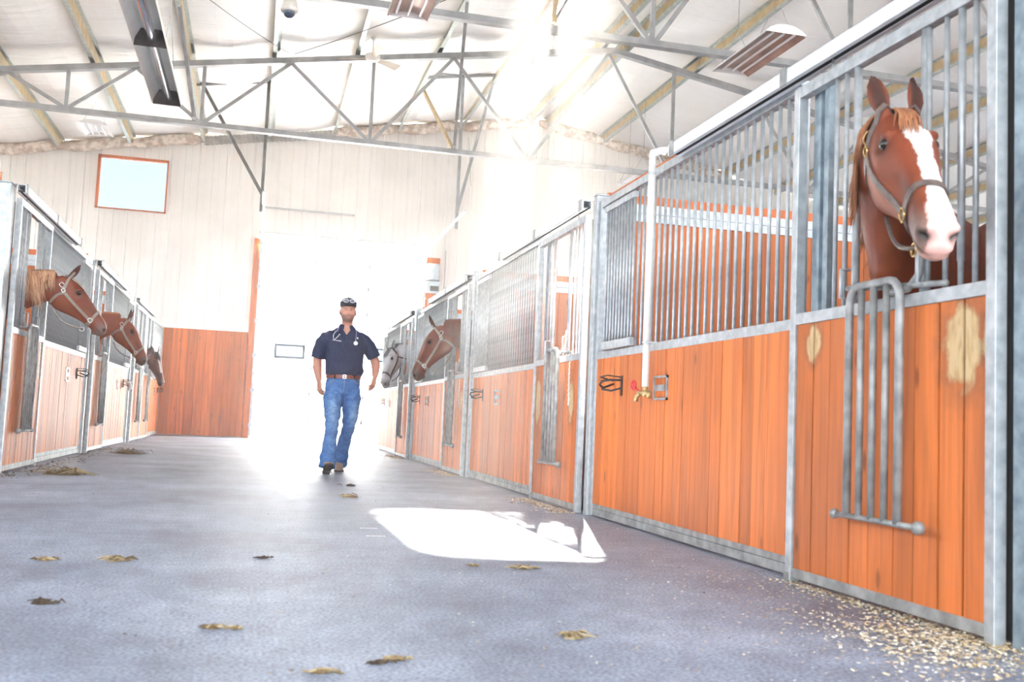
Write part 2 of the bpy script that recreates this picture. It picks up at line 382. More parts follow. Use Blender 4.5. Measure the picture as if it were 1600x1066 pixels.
# insulation roll at the gable
INS = noise_mat('stained_insulation_roll', (.50, .40, .32), (.80, .72, .62), 7, .7, bump=.5, lo=.42, hi=.6)
def roll(x0, x1, label):
    mb = MB(); n = int((x1-x0)/.12)+1; rings = []
    for i in range(n+1):
        x = x0+(x1-x0)*i/n; pin = min([abs(x-p) for p in PUR]); r = .13*(0.65+.35*min(1, pin/.3))*(1 if 0 < i < n else .6)
        zc = roof_z(x)-.19+.02*math.sin(x*5)
        rings.append([(x, Y_GAB-.17+r*1.0*math.cos(a*PI/6), zc+r*math.sin(a*PI/6)*(1+.08*math.sin(a*3+x*9))) for a in range(12)])
    mb.rings(rings); o = mb.build('insulation_roll', INS, smooth=True, loc=((x0+x1)/2, Y_GAB-.17, roof_z((x0+x1)/2)-.2)); tag(o, label, 'insulation')
roll(-8.9, -1.55, 'pinkish insulation roll along the gable, left end under the roof')
roll(1.4, 6.3, 'pale insulation roll along the gable, just left of the ridge')
roll(6.45, 11.6, 'stained insulation roll along the gable, right of the ridge')
GUT = noise_mat('grey_flashing', (.30, .30, .29), (.45, .45, .43), 8)
mb = MB()
for q in range(28):
    x0 = -1.5+q*.103; mb.box(x0, x0+.10, Y_GAB-.07-.02*(q % 3 == 0), Y_GAB-.04, roof_z(x0)-.30, roof_z(x0)-.10)
tag(mb.build('trim_1', GUT), kind='structure')

# gable windows
GLASS = mat('window_glass', (.12, .15, .18), .05); GLASS.node_tree.nodes['Principled BSDF'].inputs['Transmission Weight'].default_value = .92
GLASS.node_tree.nodes['Principled BSDF'].inputs['IOR'].default_value = 1.12
def window(name, x0, x1, z0, z1):
    fr = MB(); t_ = .06
    for q in ((x0, x1, z1-t_, z1), (x0, x1, z0, z0+.025), (x0, x0+t_, z0, z1), (x1-.03, x1, z0, z1)): fr.box(q[0], q[1], Y_GAB-.06, Y_GAB+.06, q[2], q[3])
    o = fr.build(name, WOOD_T, loc=((x0+x1)/2, Y_GAB, z0)); tag(o, kind='structure')
    g = MB(); g.box(x0+.02, x1-.02, Y_GAB+.0, Y_GAB+.008, z0+.02, z1-.02); g.build('pane', GLASS, o)
window('window_1', WX0, WX1, WZ0, WZ1)
# sectional garage door: translucent panels
TRANS = bpy.data.materials.new('translucent_door_panel'); TRANS.use_nodes = True
t = TRANS.node_tree; t.nodes.clear(); ou = t.nodes.new('ShaderNodeOutputMaterial'); mx = t.nodes.new('ShaderNodeMixShader')
tr_ = t.nodes.new('ShaderNodeBsdfTranslucent'); df = t.nodes.new('ShaderNodeBsdfDiffuse')
tr_.inputs[0].default_value = (.93, .95, .97, 1); df.inputs[0].default_value = (.9, .9, .9, 1); mx.inputs[0].default_value = .45
t.links.new(tr_.outputs[0], mx.inputs[1]); t.links.new(df.outputs[0], mx.inputs[2]); t.links.new(mx.outputs[0], ou.inputs[0])
BLUEF = mat('pale_blue_window_frame', (.015, .05, .075), .5)
gd = empty('garage_door', ((DX0+DX1)/2, Y_GAB+.03, 0), 'tall white sectional overhead door filling the aisle end, glowing with daylight', 'garage door')
wins = [(.37, 1.03, 1.89, 2.19), (2.66, 3.32, 1.92, 2.22)]
z = 0.0; edges = [0, .46, 1.06, 1.66, 2.42, 3.02, 3.62, 4.16, 4.72]
for z0, z1 in zip(edges[:-1], edges[1:]):
    mb = MB(); zz0, zz1 = z0+.006, z1-.006; x0, x1 = DX0+.035, DX1
    if z0 == 1.66:
        xs = [x0]+[q for w_ in wins for q in w_[:2]]+[x1]
        for i in range(0, len(xs), 2): mb.box(xs[i], xs[i+1], Y_GAB+.02, Y_GAB+.045, zz0, zz1)
        for (a_, b_, c_, d_) in wins: mb.box(a_, b_, Y_GAB+.02, Y_GAB+.045, zz0, c_); mb.box(a_, b_, Y_GAB+.02, Y_GAB+.045, d_, zz1)
    else: mb.box(x0, x1, Y_GAB+.02, Y_GAB+.045, zz0, zz1)
    mb.build('door_panel', TRANS, gd)
for (a_, b_, c_, d_) in wins:
    mb = MB()
    for q in ((a_-.02, b_+.02, c_-.02, c_+.03), (a_-.02, b_+.02, d_-.03, d_+.02), (a_-.02, a_+.03, c_, d_), (b_-.03, b_+.02, c_, d_)): mb.box(q[0], q[1], Y_GAB-.01, Y_GAB+.05, q[2], q[3])
    o = mb.build('door_window', BLUEF, gd); g = MB(); g.box(a_+.02, b_-.02, Y_GAB+.03, Y_GAB+.034, c_+.02, d_-.02); g.build('pane', GLASS, o)
for x in (DX0+.06, 1.2, 2.45, DX1-.06):
    mb = MB()
    for zz in edges[1:-1]: mb.box(x-.03, x+.03, Y_GAB+.005, Y_GAB+.02, zz-.06, zz+.06)
    mb.build('hinge_strip', GALV, gd)
# jambs, tracks, torsion shaft
def jamb(n_, x0, x1, z1):
    mb = MB(); mb.box(x0, x1, Y_GAB-.09, Y_GAB-.001, 0, z1); o = mb.build(n_, WOOD_T); tag(o, kind='structure')
jamb('trim_2', -.25, -.10, 4.62); jamb('trim_3', 3.80, 4.13, 4.5)
TRK = noise_mat('door_track_steel', (.42, .45, .46), (.60, .63, .64), 12, .45, .4)
for i, (x, lab) in enumerate(((-.085, 'left steel track of the garage door running up beside the orange jamb'), (3.765, 'right steel track of the garage door, its horizontal arm reaching into the hall'))):
    mb = MB(); path = [(x, Y_GAB-.10, .05), (x, Y_GAB-.10, 4.2)]+[(x, Y_GAB-.10-.45*(1-math.cos(a)), 4.2+.45*math.sin(a)) for a in (PI/8, PI/4, 3*PI/8, PI/2)]+[(x, 19.2, 4.72)]
    for p, q in zip(path[:-1], path[1:]): mb.beam(p, q, .055, .03, up=(0, 1, 0) if abs(q[1]-p[1]) < .01 else (0, 0, 1))
    o = mb.build('door_track', TRK, loc=(x, Y_GAB-.1, .05)); tag(o, lab, 'door track')
    for zz in (.3, 1.1, 1.9, 2.7, 3.5): m_ = MB(); m_.box(x-.05, x+.05, Y_GAB-.12, Y_GAB-.09, zz-.04, zz+.04); m_.build('bracket', GALV, o)
sh = MB(); sh.tube([(DX0-.1, Y_GAB-.12, 4.76), (DX1+.1, Y_GAB-.12, 4.76)], .016, 8); o = sh.build('torsion_shaft', GALV, loc=(DX0, Y_GAB-.12, 4.76)); tag(o, 'thin steel shaft across the wall above the garage door', 'shaft')
rl = MB(); rl.box(DX0-.05, DX1-1.7, Y_GAB-.07, Y_GAB-.03, 5.35, 5.39); o = rl.build('wall_rail', GALV, loc=(DX0, Y_GAB-.05, 5.36)); tag(o, 'thin rail on the white wall, highest above the garage door', 'rail')
# hangers of the tracks
HG = noise_mat('dark_hanger_angle', (.07, .07, .07), (.14, .14, .13), 10, .5, .3)
def hanger(nm, xa, xb, za, zb_, xv, zv, xd, zd, m_, lab):
    e_ = empty('track_hanger', (xv, 20.3, zv), lab, 'track hanger')
    for n_, p, q in (('cross_bar', (xa, 20.3, za), (xb, 20.3, zb_)), ('drop_post', (xv, 20.3, za+(zb_-za)*(xv-xa)/(xb-xa)), (xv, 20.3, zv)), ('diagonal', (xd, 20.32, zd), (xv, 20.32, zv+.35))):
        mb = MB(); mb.beam(p, q, .06, .06, up=(0, 1, 0)); mb.build(n_, m_, e_)
hanger('l', -1.55, -.05, 6.95, 7.2, -.125, 4.55, -1.37, 6.95, HG, 'dark steel hanger left of the garage door with a slanting strut')
hanger('r', 3.02, 4.53, 7.67, 7.92, 3.80, 4.55, 4.48, 7.9, TR, 'grey steel hanger for the right door track with a slanting strut')
# opener motor on the right jamb
mo = empty('door_opener', (3.95, Y_GAB-.2, 3.6), 'grey motor box of the door opener on the right orange jamb', 'motor')
MOT = noise_mat('blue_grey_motor_housing', (.42, .50, .54), (.55, .62, .66), 9, .4, .2)
mb = MB(); mb.tube([(3.95, Y_GAB-.22, 3.93), (3.95, Y_GAB-.22, 4.32)], .155, 20); mb.build('motor_drum', MOT, mo, smooth=False)
mb = MB(); mb.box(3.79, 4.10, Y_GAB-.34, Y_GAB-.09, 3.63, 3.90); mb.build('gear_case', MOT, mo, bevel=.01)
mb = MB(); mb.box(3.87, 4.08, Y_GAB-.352, Y_GAB-.34, 3.66, 3.78); mb.build('cover', BLACK, mo)
mb = MB(); mb.tube([(4.25, Y_GAB-.1, 0), (4.25, Y_GAB-.1, 4.7)], .012, 6); o = mb.build('conduit', GALV, loc=(4.25, Y_GAB-.1, 0)); tag(o, 'thin conduit on the end wall right of the opener motor', 'conduit')

# orange wainscot left of the garage door
mb = MB(); boards(mb, 'x', -2.1, -.26, Y_GAB-.075, Y_GAB-.035, .02, 2.42, .19, rnd=random.Random(3), back=1)
o = mb.build('wooden_wainscot', [WOOD, DKW], loc=(-1.2, Y_GAB-.05, 0)); tag(o, 'orange board wainscot on the end wall between the left stalls and the garage door', 'wall panel')
m_ = MB(); m_.box(-2.1, -.26, Y_GAB-.085, Y_GAB-.03, 2.42, 2.47); m_.build('cap_strip', TRACK, o)
# ------------------------------------------------------------------ stalls
WOOD_N = wood_mat('stained_boards_chewed_near', ORANGE, .16, worn=[((2.235, 2.83, .93), (.3, .10, .15), .9), ((2.235, 2.69, .95), (.3, .05, .11), .9), ((2.235, 3.745, 1.00), (.3, .055, .085), 1.2)])
WOOD_2 = wood_mat('stained_boards_chewed_second', ORANGE, .16, worn=[((2.235, 7.04, .80), (.3, .06, .16), 1.3), ((2.235, 7.93, .80), (.3, .07, .2), 1.3), ((2.235, 11.1, .84), (.3, .05, .12), 1.3), ((2.235, 11.95, .84), (.3, .06, .14), 1.3)])
WOOD_L = wood_mat('stained_boards_worn_left', (.60, .19, .06), .18, worn=[((-2.05, 10.4, .93), (.3, .07, .26), 1.2), ((-2.05, 9.35, .8), (.3, .06, .3), 1.2)])
BR = .0098
def frame_bar(mb, X, o, off, th, y0, y1, z0, z1):
    a, b_ = X+o*off, X+o*(off+th); mb.box(min(a, b_), max(a, b_), y0, y1, z0, z1)
class Row:
    def __init__(s, name, X, o, S): s.name, s.X, s.o, s.S = name, X, o, S
R_ = Row('right', 2.30, -1, 1.0); L_ = Row('left', -2.11, 1, 1.1)
def bar_mesh(z0, z1):
    mb = MB(); mb.tube([(0, 0, 0), (0, 0, z1-z0)], BR, 8); return mb.mesh('bar', GALV, smooth=True)
def panel(row, y0, y1, label, wood=WOOD, hatch=True, hook=True, cap=None, plain=False):
    X, o, S = row.X, row.o, row.S
    e_ = empty('stall_screen', (X, (y0+y1)/2, 0), label, 'stall screen', None)
    zk, zm0, zm1, zt0, zt1 = .10*S, 1.08*S, 1.13*S, 2.155*S, 2.205*S
    F = lambda *a: frame_bar(*a)
    mb = MB(); F(mb, X, o, -.03, .05, y0, y0+.045, 0.005, zt1-.02); mb.build('stile', GALV, e_, bevel=.003)
    mb = MB(); F(mb, X, o, -.03, .05, y1-.045, y1, .005, zt1); mb.build('stile', GALV, e_, bevel=.003)
    mb = MB(); F(mb, X, o, -.03, .045, y0+.045, y1-.045, .012, .055*S); F(mb, X, o, -.03, .040, y0+.045, y1-.045, .057*S, zk); mb.build('kick_rail', GALV_D, e_, bevel=.002)
    mb = MB(); F(mb, X, o, -.03, .048, y0+.045, y1-.045, zm0, zm1); mb.build('middle_rail', GALV, e_, bevel=.002)
    mb = MB(); F(mb, X, o, -.03, .048, y0, y1, zt0, zt1); mb.build('top_rail', GALV, e_, bevel=.002)
    mb = MB(); boards(mb, 'y', y0+.045, y1-.045, X-.016, X+.012, zk-.01, zm0+.01, .118, rnd=random.Random(int(y0*10)), back=1)
    mb.build('wood_infill', [wood, DKW], e_)
    me = bar_mesh(zm1-.01, zt0+.01); n = int((y1-y0-.09)/.083); 
    for i in range(1, n):
        y = y0+.045+(y1-y0-.09)*i/n; inst('bar', me, e_, (X, y, zm1-.01))
    if cap:
        mb = MB(); F(mb, X, o, -.06, .03, cap[0], cap[1], zt1+.002, zt1+.045); mb.build('cap_board', WOOD_T, e_)
    if hatch:
        h0, h1 = y1-.75, y1-.20; hx = .035
        h = MB(); F(h, X, o, hx-.012, .03, h0, h1, 2.08*S, 2.12*S); hh = h.build('feed_hatch', GALV, e_, bevel=.002)
        h = MB(); F(h, X, o, hx-.012, .03, h0, h1, 1.135*S, 1.185*S); h.build('lower_bar', GALV, hh)
        for i in range(10):
            m_ = MB(); y = h0+.02+(h1-h0-.04)*i/9; m_.tube([(X+o*(hx), y, 1.15*S), (X+o*hx, y, 2.10*S)], BR, 6); m_.build('hatch_bar', GALV, hh, smooth=True)
    if hook:
        yh = y1-.55; mb = MB(); zc = .92*S; xo = X+o*.022
        mb.box(min(xo, xo-o*.012), max(xo, xo-o*.012), yh-.012, yh+.012, zc-.10, zc+.03)
        P = lambda d, dy, dz: (X+o*d, yh+dy, zc+dz)
        mb.tube([P(.02, 0, 0), P(.09, .02, .0), P(.13, .07, -.01), P(.13, .11, -.03), P(.10, .13, -.05)], .008, 6)
        mb.tube([P(.02, 0, -.05), P(.08, .03, -.07), P(.12, .09, -.06), P(.10, .13, -.05), P(.02, .15, -.02)], .007, 6)
        mb.tube([P(.02, .0, .02), P(.10, .05, .03), P(.12, .13, .02), P(.02, .16, .0)], .005, 6)
        mb.build('bridle_hook', BLACK, e_)
        yc = y1-1.2; z0, z1 = .786*S, .928*S; mb = MB()
        for q in ((yc-.10, yc+.10, z1-.013, z1), (yc-.10, yc+.10, z0, z0+.013), (yc-.10, yc-.087, z0, z1), (yc+.087, yc+.10, z0, z1)): F(mb, X, o, .014, .012, *q)
        F(mb, X, o, .016, .006, yc-.06, yc+.087, (z0+z1)/2-.018, (z0+z1)/2+.018)
        mb.build('card_holder', GALV_D if row is R_ else SILV, e_)
    return e_
def post(row, y0, y1, label, top=2.25, m_=None):
    X, o, S = row.X, row.o, row.S
    mb = MB(); frame_bar(mb, X, o, -.05, .09, y0, y1, 0, top*S); frame_bar(mb, X, o, -.055, .10, y0-.005, y1+.005, top*S, top*S+.012)
    ob = mb.build('stall_post', m_ or GALV, loc=(X, (y0+y1)/2, 0), bevel=.004); return tag(ob, label, 'post')
def track(row, y0, y1, label):
    X, o, S = row.X, row.o, row.S; z0, z1 = 2.172*S, 2.238*S
    e_ = empty('door_rail', (X+o*.07, (y0+y1)/2, z0), label, 'sliding door rail')
    t_ = .006; mb = MB(); d0, d1 = .035, .105
    mb2 = mb
    frame_bar(mb, X, o, d1-t_, t_, y0, y1, z0, z1); frame_bar(mb, X, o, d0, d1-d0, y0, y1, z1-t_, z1); frame_bar(mb, X, o, d0, t_, y0, y1, z0, z1)
    frame_bar(mb, X, o, d0, .022, y0, y1, z0, z0+.005); frame_bar(mb, X, o, d1-.022, .022, y0, y1, z0, z0+.005)
    mb.build('rail_channel', TRACK, e_, bevel=.003)
    mb = MB(); frame_bar(mb, X, o, d0+.008, d1-d0-.016, y0+.01, y1-.01, z0+.012, z0+.02); mb.build('inner_track', BLACK, e_)
    for yc in (y0+.06, (y0+y1)/2, y1-.06):
        mb = MB(); frame_bar(mb, X, o, .0, .112, yc-.025, yc+.025, z1, z1+.008); frame_bar(mb, X, o, .105, .008, yc-.025, yc+.025, z0-.006, z1+.008); mb.build('bracket', GALV_D, e_)
def yoke(row, e_, yc, name='head_yoke'):
    X, o, S = row.X, row.o, row.S; xf = X+o*.125; W = .155*S; z0, z1 = .325*S, 1.185*S; r = .0155
    mb = MB(); arc = [(xf, yc-W*math.cos(a)*1.0, z1-.09+.09*math.sin(a)) if False else (xf, yc-(W-.06)*1-.06*math.cos(a), z1-.07+.07*math.sin(a)) for a in (0, PI/8, PI/4, 3*PI/8, PI/2)]
    arc2 = [(xf, 2*yc-p[1], p[2]) for p in reversed(arc)]
    mb.tube([(xf, yc-W, z0)]+arc+arc2+[(xf, yc+W, z0)], r, 10)
    y = mb.build(name, GALV_D, e_, smooth=True)
    for q in (-.5, 0, .5):
        m_ = MB(); m_.tube([(xf, yc+q*W, z0), (xf, yc+q*W, z1-.005)], r*.85, 8); m_.build('yoke_bar', GALV_D, y, smooth=True)
    m_ = MB(); m_.tube([(xf, yc-W-.11*S, z0), (xf, yc+W+.07*S, z0)], .011, 8); m_.ball((xf, yc-W-.115*S, z0), .024); m_.ball((xf, yc+W+.08*S, z0), .02); m_.build('lower_rod', GALV_D, y, smooth=True)
    m_ = MB(); m_.tube([(xf-o*.05, yc-.34, 1.15*S), (xf-o*.03, yc-.1, 1.165*S), (xf-o*.03, yc+.22, 1.195*S)], .011, 8); m_.build('latch_rod', GALV_D, e_, smooth=True)
    for s_ in (-1, 1):
        m_ = MB(); ya = yc+s_*.235; m_.tube([(X+o*.075, ya, 1.155*S), (X+o*.115, ya, 1.16*S), (X+o*.115, ya, 1.27*S), (X+o*.075, ya, 1.272*S)], .007, 8); m_.build('latch_loop', GALV, e_, smooth=True)
    m_ = MB(); m_.tube([(X+o*.07, yc-.2, 1.32*S), (X+o*.08, yc-.2, 1.2*S), (X+o*.09, yc-.15, 1.15*S), (xf-o*.01, yc-.08, 1.14*S)], .013, 8); m_.build('yoke_hinge_arm', GALV_D, e_, smooth=True)
def chain(row, e_, y, zt, L_ch):
    X, o = row.X, row.o; mb = MB(); z = zt; k_ = 0
    while z > zt-L_ch:
        pts = [(X+o*.085+(.006*math.cos(a) if k_ % 2 else 0), y+(0 if k_ % 2 else .006*math.cos(a)), z-.012+.013*math.sin(a)) for a in [q*PI/3 for q in range(6)]]
        mb.tube(pts, .0022, 5, closed=True); z -= .019; k_ += 1
    mb.tube([(X+o*.085, y+.010*math.cos(a), z-.03+.035*math.sin(a)) for a in [q*PI/5 for q in range(10)]], .003, 5, closed=True)
    mb.build('chain', SILV, e_)
def door(row, P, label, wood=WOOD, W=1.32, rel=None, ch=None, mirror=False, yk=.64):
    X, o, S = row.X, row.o, row.S
    y0, y1 = P+.065*S, P+W*S
    e_ = empty('stall_door', (X+o*.06, (y0+y1)/2, 0), label, 'sliding stall door')
    zk0, zk1, zm0, zm1, zt0, zt1 = .022, .062*S, 1.088*S, 1.135*S, 2.085*S, 2.135*S
    a, th = .035, .045
    for n_, ya, yb in (('near_stile', y0, y0+.045), ('far_stile', y1-.045, y1)):
        mb = MB(); frame_bar(mb, X, o, a, th, ya, yb, .005, zt1); mb.build('stile', GALV, e_, bevel=.003)
    for n_, za, zb_, m__ in (('bottom_rail', zk0, zk1, GALV_D), ('middle_rail', zm0, zm1, GALV), ('top_rail', zt0, zt1, GALV)):
        mb = MB(); frame_bar(mb, X, o, a, th-.003, y0+.045, y1-.045, za, zb_); mb.build(n_, m__, e_, bevel=.002)
    mb = MB(); frame_bar(mb, X, o, .005, .02, y0-.01, y0+.02, .02, 2.1*S); mb.build('rubber_seal', BLACK, e_)
    mb = MB(); xa, xb = X+o*.045, X+o*.068; boards(mb, 'y', y0+.045, y1-.045, min(xa, xb), max(xa, xb), zk1-.01, zm0+.01, .135, .009, rnd=random.Random(int(P*10)+3), back=1)
    mb.build('wood_infill', [wood, DKW], e_)
    me = bar_mesh(zm1-.01, zt0+.01); xb = X+o*.058
    for q in (.184, .254, .332, .425, .94, 1.01): inst('bar', me, e_, (xb, P+q*S, zm1-.01))
    for q in (.445, .862): # thicker guide tubes beside the head opening
        mb = MB(); mb.tube([(xb, P+q*S, zm1-.01), (xb, P+q*S, zt0+.01)], .016, 10); mb.build('guide_tube', GALV, e_, smooth=True)
    mb = MB(); mb.tube([(xb, P+.254*S, 1.22*S), (xb, P+.254*S, zt0+.01)], .0125, 10); mb.build('bar_sleeve', GALV, e_, smooth=True)
    mb = MB()
    frame_bar(mb, X, o, .0, .045, P+1.09*S, P+1.125*S, zm1-.01, zt1); frame_bar(mb, X, o, .0, .02, P+1.125*S, P+1.25*S, zm1-.01, zt1); frame_bar(mb, X, o, .0, .035, P+1.17*S, P+1.19*S, zm1-.01, zt1)
    mb.build('side_channel', CHAN, e_)
    mb = MB()
    for q in (.30, 1.05): mb.tube([(xb, P+q*S, zt1-.01), (xb, P+q*S, 2.185*S)], .006, 6)
    mb.build('hanger_bolt', GALV_D, e_)
    yoke(row, e_, P+yk*S)
    if ch: chain(row, e_, P+ch*S, 1.09*S, .26*S)
    mb = MB(); frame_bar(mb, X, o, .035, .05, y1-.035, y1+.0, .0, .04); mb.build('floor_guide', GALV_D, e_)
    return e_
# right row
post(R_, 2.50, 2.635, 'broad blue-grey post at the picture edge beside the nearest door', 2.6, CHAN)
door(R_, 2.60, 'nearest right-hand stall door, a horse with a white blaze looking out over it', WOOD_N)
panel(R_, 3.97, 6.68, 'nearest right-hand stall panel with the white water pipe in front', cap=(5.36, 6.64))
post(R_, 6.69, 6.76, 'galvanised post between the nearest and second right-hand stalls')
door(R_, 6.75, 'second right-hand stall door, empty, with a chain hanging on its boards', WOOD_2, ch=.30)
panel(R_, 8.13, 10.78, 'second right-hand stall panel, before the post beside the chestnut in profile')
post(R_, 10.79, 10.86, 'galvanised post between the second and third right-hand stalls')
door(R_, 10.85, 'third right-hand stall door, a chestnut horse in profile leaning out of it', WOOD_2, ch=.30)
panel(R_, 12.23, 14.92, 'third right-hand stall panel, behind the chestnut profile head')
post(R_, 14.93, 15.0, 'galvanised post beside the grey horse')
door(R_, 15.0, 'farthest right-hand stall door, the grey horse looks out of it')
panel(R_, 16.38, 19.0, 'farthest right-hand stall panel, pale in the glare of the garage door')
for y, lab in ((2.66, 'sliding rail over the nearest right-hand stall door'), (6.82, 'sliding rail over the second right-hand stall door'), (10.92, 'sliding rail over the third right-hand stall door'), (15.07, 'sliding rail over the farthest right-hand stall door')):
    track(R_, y, y+2.62, lab)
# left row
post(L_, 9.02, 9.2, 'wide pale post at the left picture edge beside the first left stall door', 2.2)
door(L_, 9.2, 'nearest left-hand stall door, the chestnut with the flaxen mane leans out of it', WOOD_L, ch=1.12)
panel(L_, 10.72, 13.56, 'nearest left-hand stall panel with a black bridle hook', WOOD_L)
post(L_, 13.57, 13.66, 'galvanised post between the first and second left-hand stalls', 2.2)
door(L_, 13.67, 'second left-hand stall door, the chestnut in the middle of the three leans out', WOOD_L)
panel(L_, 15.19, 17.98, 'second left-hand stall panel with a white cloth on its hook', WOOD_L)
post(L_, 17.99, 18.08, 'galvanised post before the two far left-hand doors', 2.2)
door(L_, 18.09, 'first of the two adjoining far left-hand stall doors, no horse in it', WOOD_L)
door(L_, 19.55, 'far left-hand stall door with the bay horse, next to the end panel', WOOD_L)
panel(L_, 21.07, 23.85, 'last left-hand stall panel, against the orange end wall', WOOD_L, hatch=False)
for y, lab in ((9.25, 'sliding rail over the nearest left-hand stall door'), (13.72, 'sliding rail over the second left-hand stall door'), (18.14, 'sliding rail over the two far left-hand stall doors')):
    track(L_, y, y+2.9, lab)
# white cloth on the second left panel hook
mb = MB(); rr_ = random.Random(5)
for q in range(5):
    y = 17.38+q*.035; mb.tube([(-2.04, y, .98), (-1.99, y+.02, 1.0-.02*q), (-1.98, y+rr_.uniform(-.02, .04), .93-.01*q), (-2.0, y+rr_.uniform(-.03, .03), .86+.02*q)], [.02, .026, .024, .012], 8)
CLOTH = noise_mat('white_cloth', (.78, .78, .78), (.88, .88, .88), 20, .8)
tag(mb.build('cloth', CLOTH, smooth=True, loc=(-2.0, 17.45, .85)), 'crumpled white cloth hanging on the second left-hand stall panel', 'cloth')

# partitions and back walls of the stalls
def partition(x0, x1, y, S, label):
    e_ = empty('stall_partition', ((x0+x1)/2, y, 0), label, 'partition wall')
    mb = MB(); boards(mb, 'x', x0, x1, y-.02, y+.02, .02, 2.10*S, .14, rnd=random.Random(int(y*7)+11), back=1); mb.build('boards', [WOOD, DKW], e_)
    mb = MB(); mb.box(x0, x1, y-.03, y+.03, 2.10*S, 2.158*S); mb.box(x0, x1, y-.027, y+.027, 2.162*S, 2.225*S); mb.build('steel_cap', GALV, e_)
    mb = MB(); mb.box(x0, x1, y-.02, y+.02, 2.227*S, 2.29*S); mb.build('top_board', WOOD_T, e_)
names = ['before the nearest right-hand stall', 'between the blazed horse and the second right-hand stall', 'between the second and third right-hand stalls', 'between the chestnut profile horse and the grey horse']
for y, n_ in zip((2.45, 6.76, 10.86, 15.0), names): partition(2.36, 5.86, y, 1.0, 'orange board partition '+n_)
partition(2.36, 5.86, 19.05, 1.0, 'orange board partition ending the right-hand row')
for y, n_ in zip((9.1, 13.62, 18.04), ('before the nearest left-hand stall', 'between the two left-hand chestnut horses', 'before the two far left-hand stalls')): partition(-5.7, -2.17, y, 1.1, 'orange board partition '+n_)
for (x, y0, y1, S, n_) in ((5.9, 2.45, 19.05, 1.0, 'right'), (-5.74, 9.1, 23.9, 1.1, 'left')):
    mb = MB(); boards(mb, 'y', y0, y1, x-.02, x+.02, .02, 2.2*S, .14, rnd=random.Random(9)); mb.box(x-.03, x+.03, y0, y1, 2.2*S, 2.26*S, 1)
    tag(mb.build('stall_back_wall', [WOOD, GALV], loc=(x, (y0+y1)/2, 0)), 'long orange board wall closing the back of the %s-hand stalls' % n_, 'partition wall')

# water pipe with red valve
e_ = empty('water_pipe', (2.2, 5.52, .78), 'white standpipe with a red-handled tap, clamped to the nearest right panel', 'water pipe')
mb = MB(); mb.tube([(2.2, 5.52, 1.12), (2.2, 5.52, 2.235)], .0225, 16); mb.build('upper_pipe', WHITEP, e_, smooth=True)
mb = MB(); mb.tube([(2.2, 5.52, .86), (2.2, 5.52, 1.125)], .0205, 16); mb.build('lower_pipe', WHITEP, e_, smooth=True)
mb = MB(); mb.tube([(2.2, 5.52, 2.225), (2.2, 5.52, 2.25), (2.25, 5.50, 2.27), (2.33, 5.48, 2.275)], [.025, .025, .02, .02], 12); mb.build('pipe_elbow', WHITEP, e_, smooth=True)
for z in (1.12, 2.13):
    mb = MB(); mb.tube([(2.2, 5.52, z-.006), (2.2, 5.52, z+.006)], .027, 12); mb.tube([(2.2, 5.50, z), (2.245, 5.47, z)], .006, 6); mb.build('clamp', GALV, e_)
mb = MB(); mb.tube([(2.2, 5.52, .87), (2.2, 5.52, .82)], .017, 10); mb.tube([(2.2, 5.46, .825), (2.2, 5.62, .825)], .013, 10); mb.tube([(2.2, 5.60, .825), (2.19, 5.63, .80), (2.19, 5.635, .775)], .014, 10); mb.tube([(2.2, 5.47, .83), (2.2, 5.45, .80)], .016, 10); mb.ball((2.2, 5.52, .822), .022); mb.build('tap', BRASS, e_, smooth=True)
mb = MB(); c = Vector((2.18, 5.66, .872)); mb.tube([c+Vector((.0, .034*math.cos(a)*(1+.08*math.cos(6*a)), .026*math.sin(a))) for a in [q*PI/9 for q in range(18)]], .007, 6, closed=True)
for a in (0, PI/3, 2*PI/3): mb.tube([c+Vector((0, .034*math.cos(a), .026*math.sin(a))), c-Vector((0, .034*math.cos(a), .026*math.sin(a)))], .005, 5)
mb.tube([c, (2.2, 5.61, .83)], .006, 6); mb.build('valve_wheel', RED, e_, smooth=True)

# ------------------------------------------------------------------ things hanging from the roof
# long tube heater
e_ = empty('tube_heater', (-.85, 8.0, 3.0), 'long tubular radiant heater with dark end plates hanging over the left side of the aisle', 'heater')
REFL = noise_mat('heater_reflector', (.80, .78, .70), (.88, .86, .80), 5, .4, 0)
def hs(y, k_):   # section centre along the heater: straight along y
    return Vector((-.795, y, 2.99))
prof = [(-.105, -.065), (-.10, -.015), (-.065, .055), (.065, .055), (.10, -.015), (.105, -.065)]
mb = MB(); Y0h, Y1h = 5.0, 8.0; n = len(prof); vs = []; 
for y in (Y0h, Y1h):
    for (px, pz) in prof: vs.append(hs(y, 0)+Vector((px, 0, pz)))
    for (px, pz) in reversed(prof): vs.append(hs(y, 0)+Vector((px*.97, 0, pz*.97-.002)))
m2_ = 2*n; mb.add(vs, [(i, (i+1) % m2_, m2_+(i+1) % m2_, m2_+i) for i in range(m2_)]); mb.build('reflector', REFL, e_)
for y in (5.0, 6.72, 8.0):
    mb = MB(); pr = [hs(y, 0)+Vector((px*.98, 0, pz*.98)) for px, pz in prof]; pr2 = [p+Vector((0, -.012, 0)) for p in pr]
    mb.rings([pr, pr2]); mb.build('end_plate', DARKM, e_)
mb = MB(); mb.tube([hs(4.9, 0)+Vector((.01, 0, -.02)), hs(8.04, 0)+Vector((.01, 0, -.02))], .028, 20); mb.ball(hs(8.04, 0)+Vector((.01, 0, -.02)), .028); mb.build('burner_tube', CHROME, e_, smooth=True)
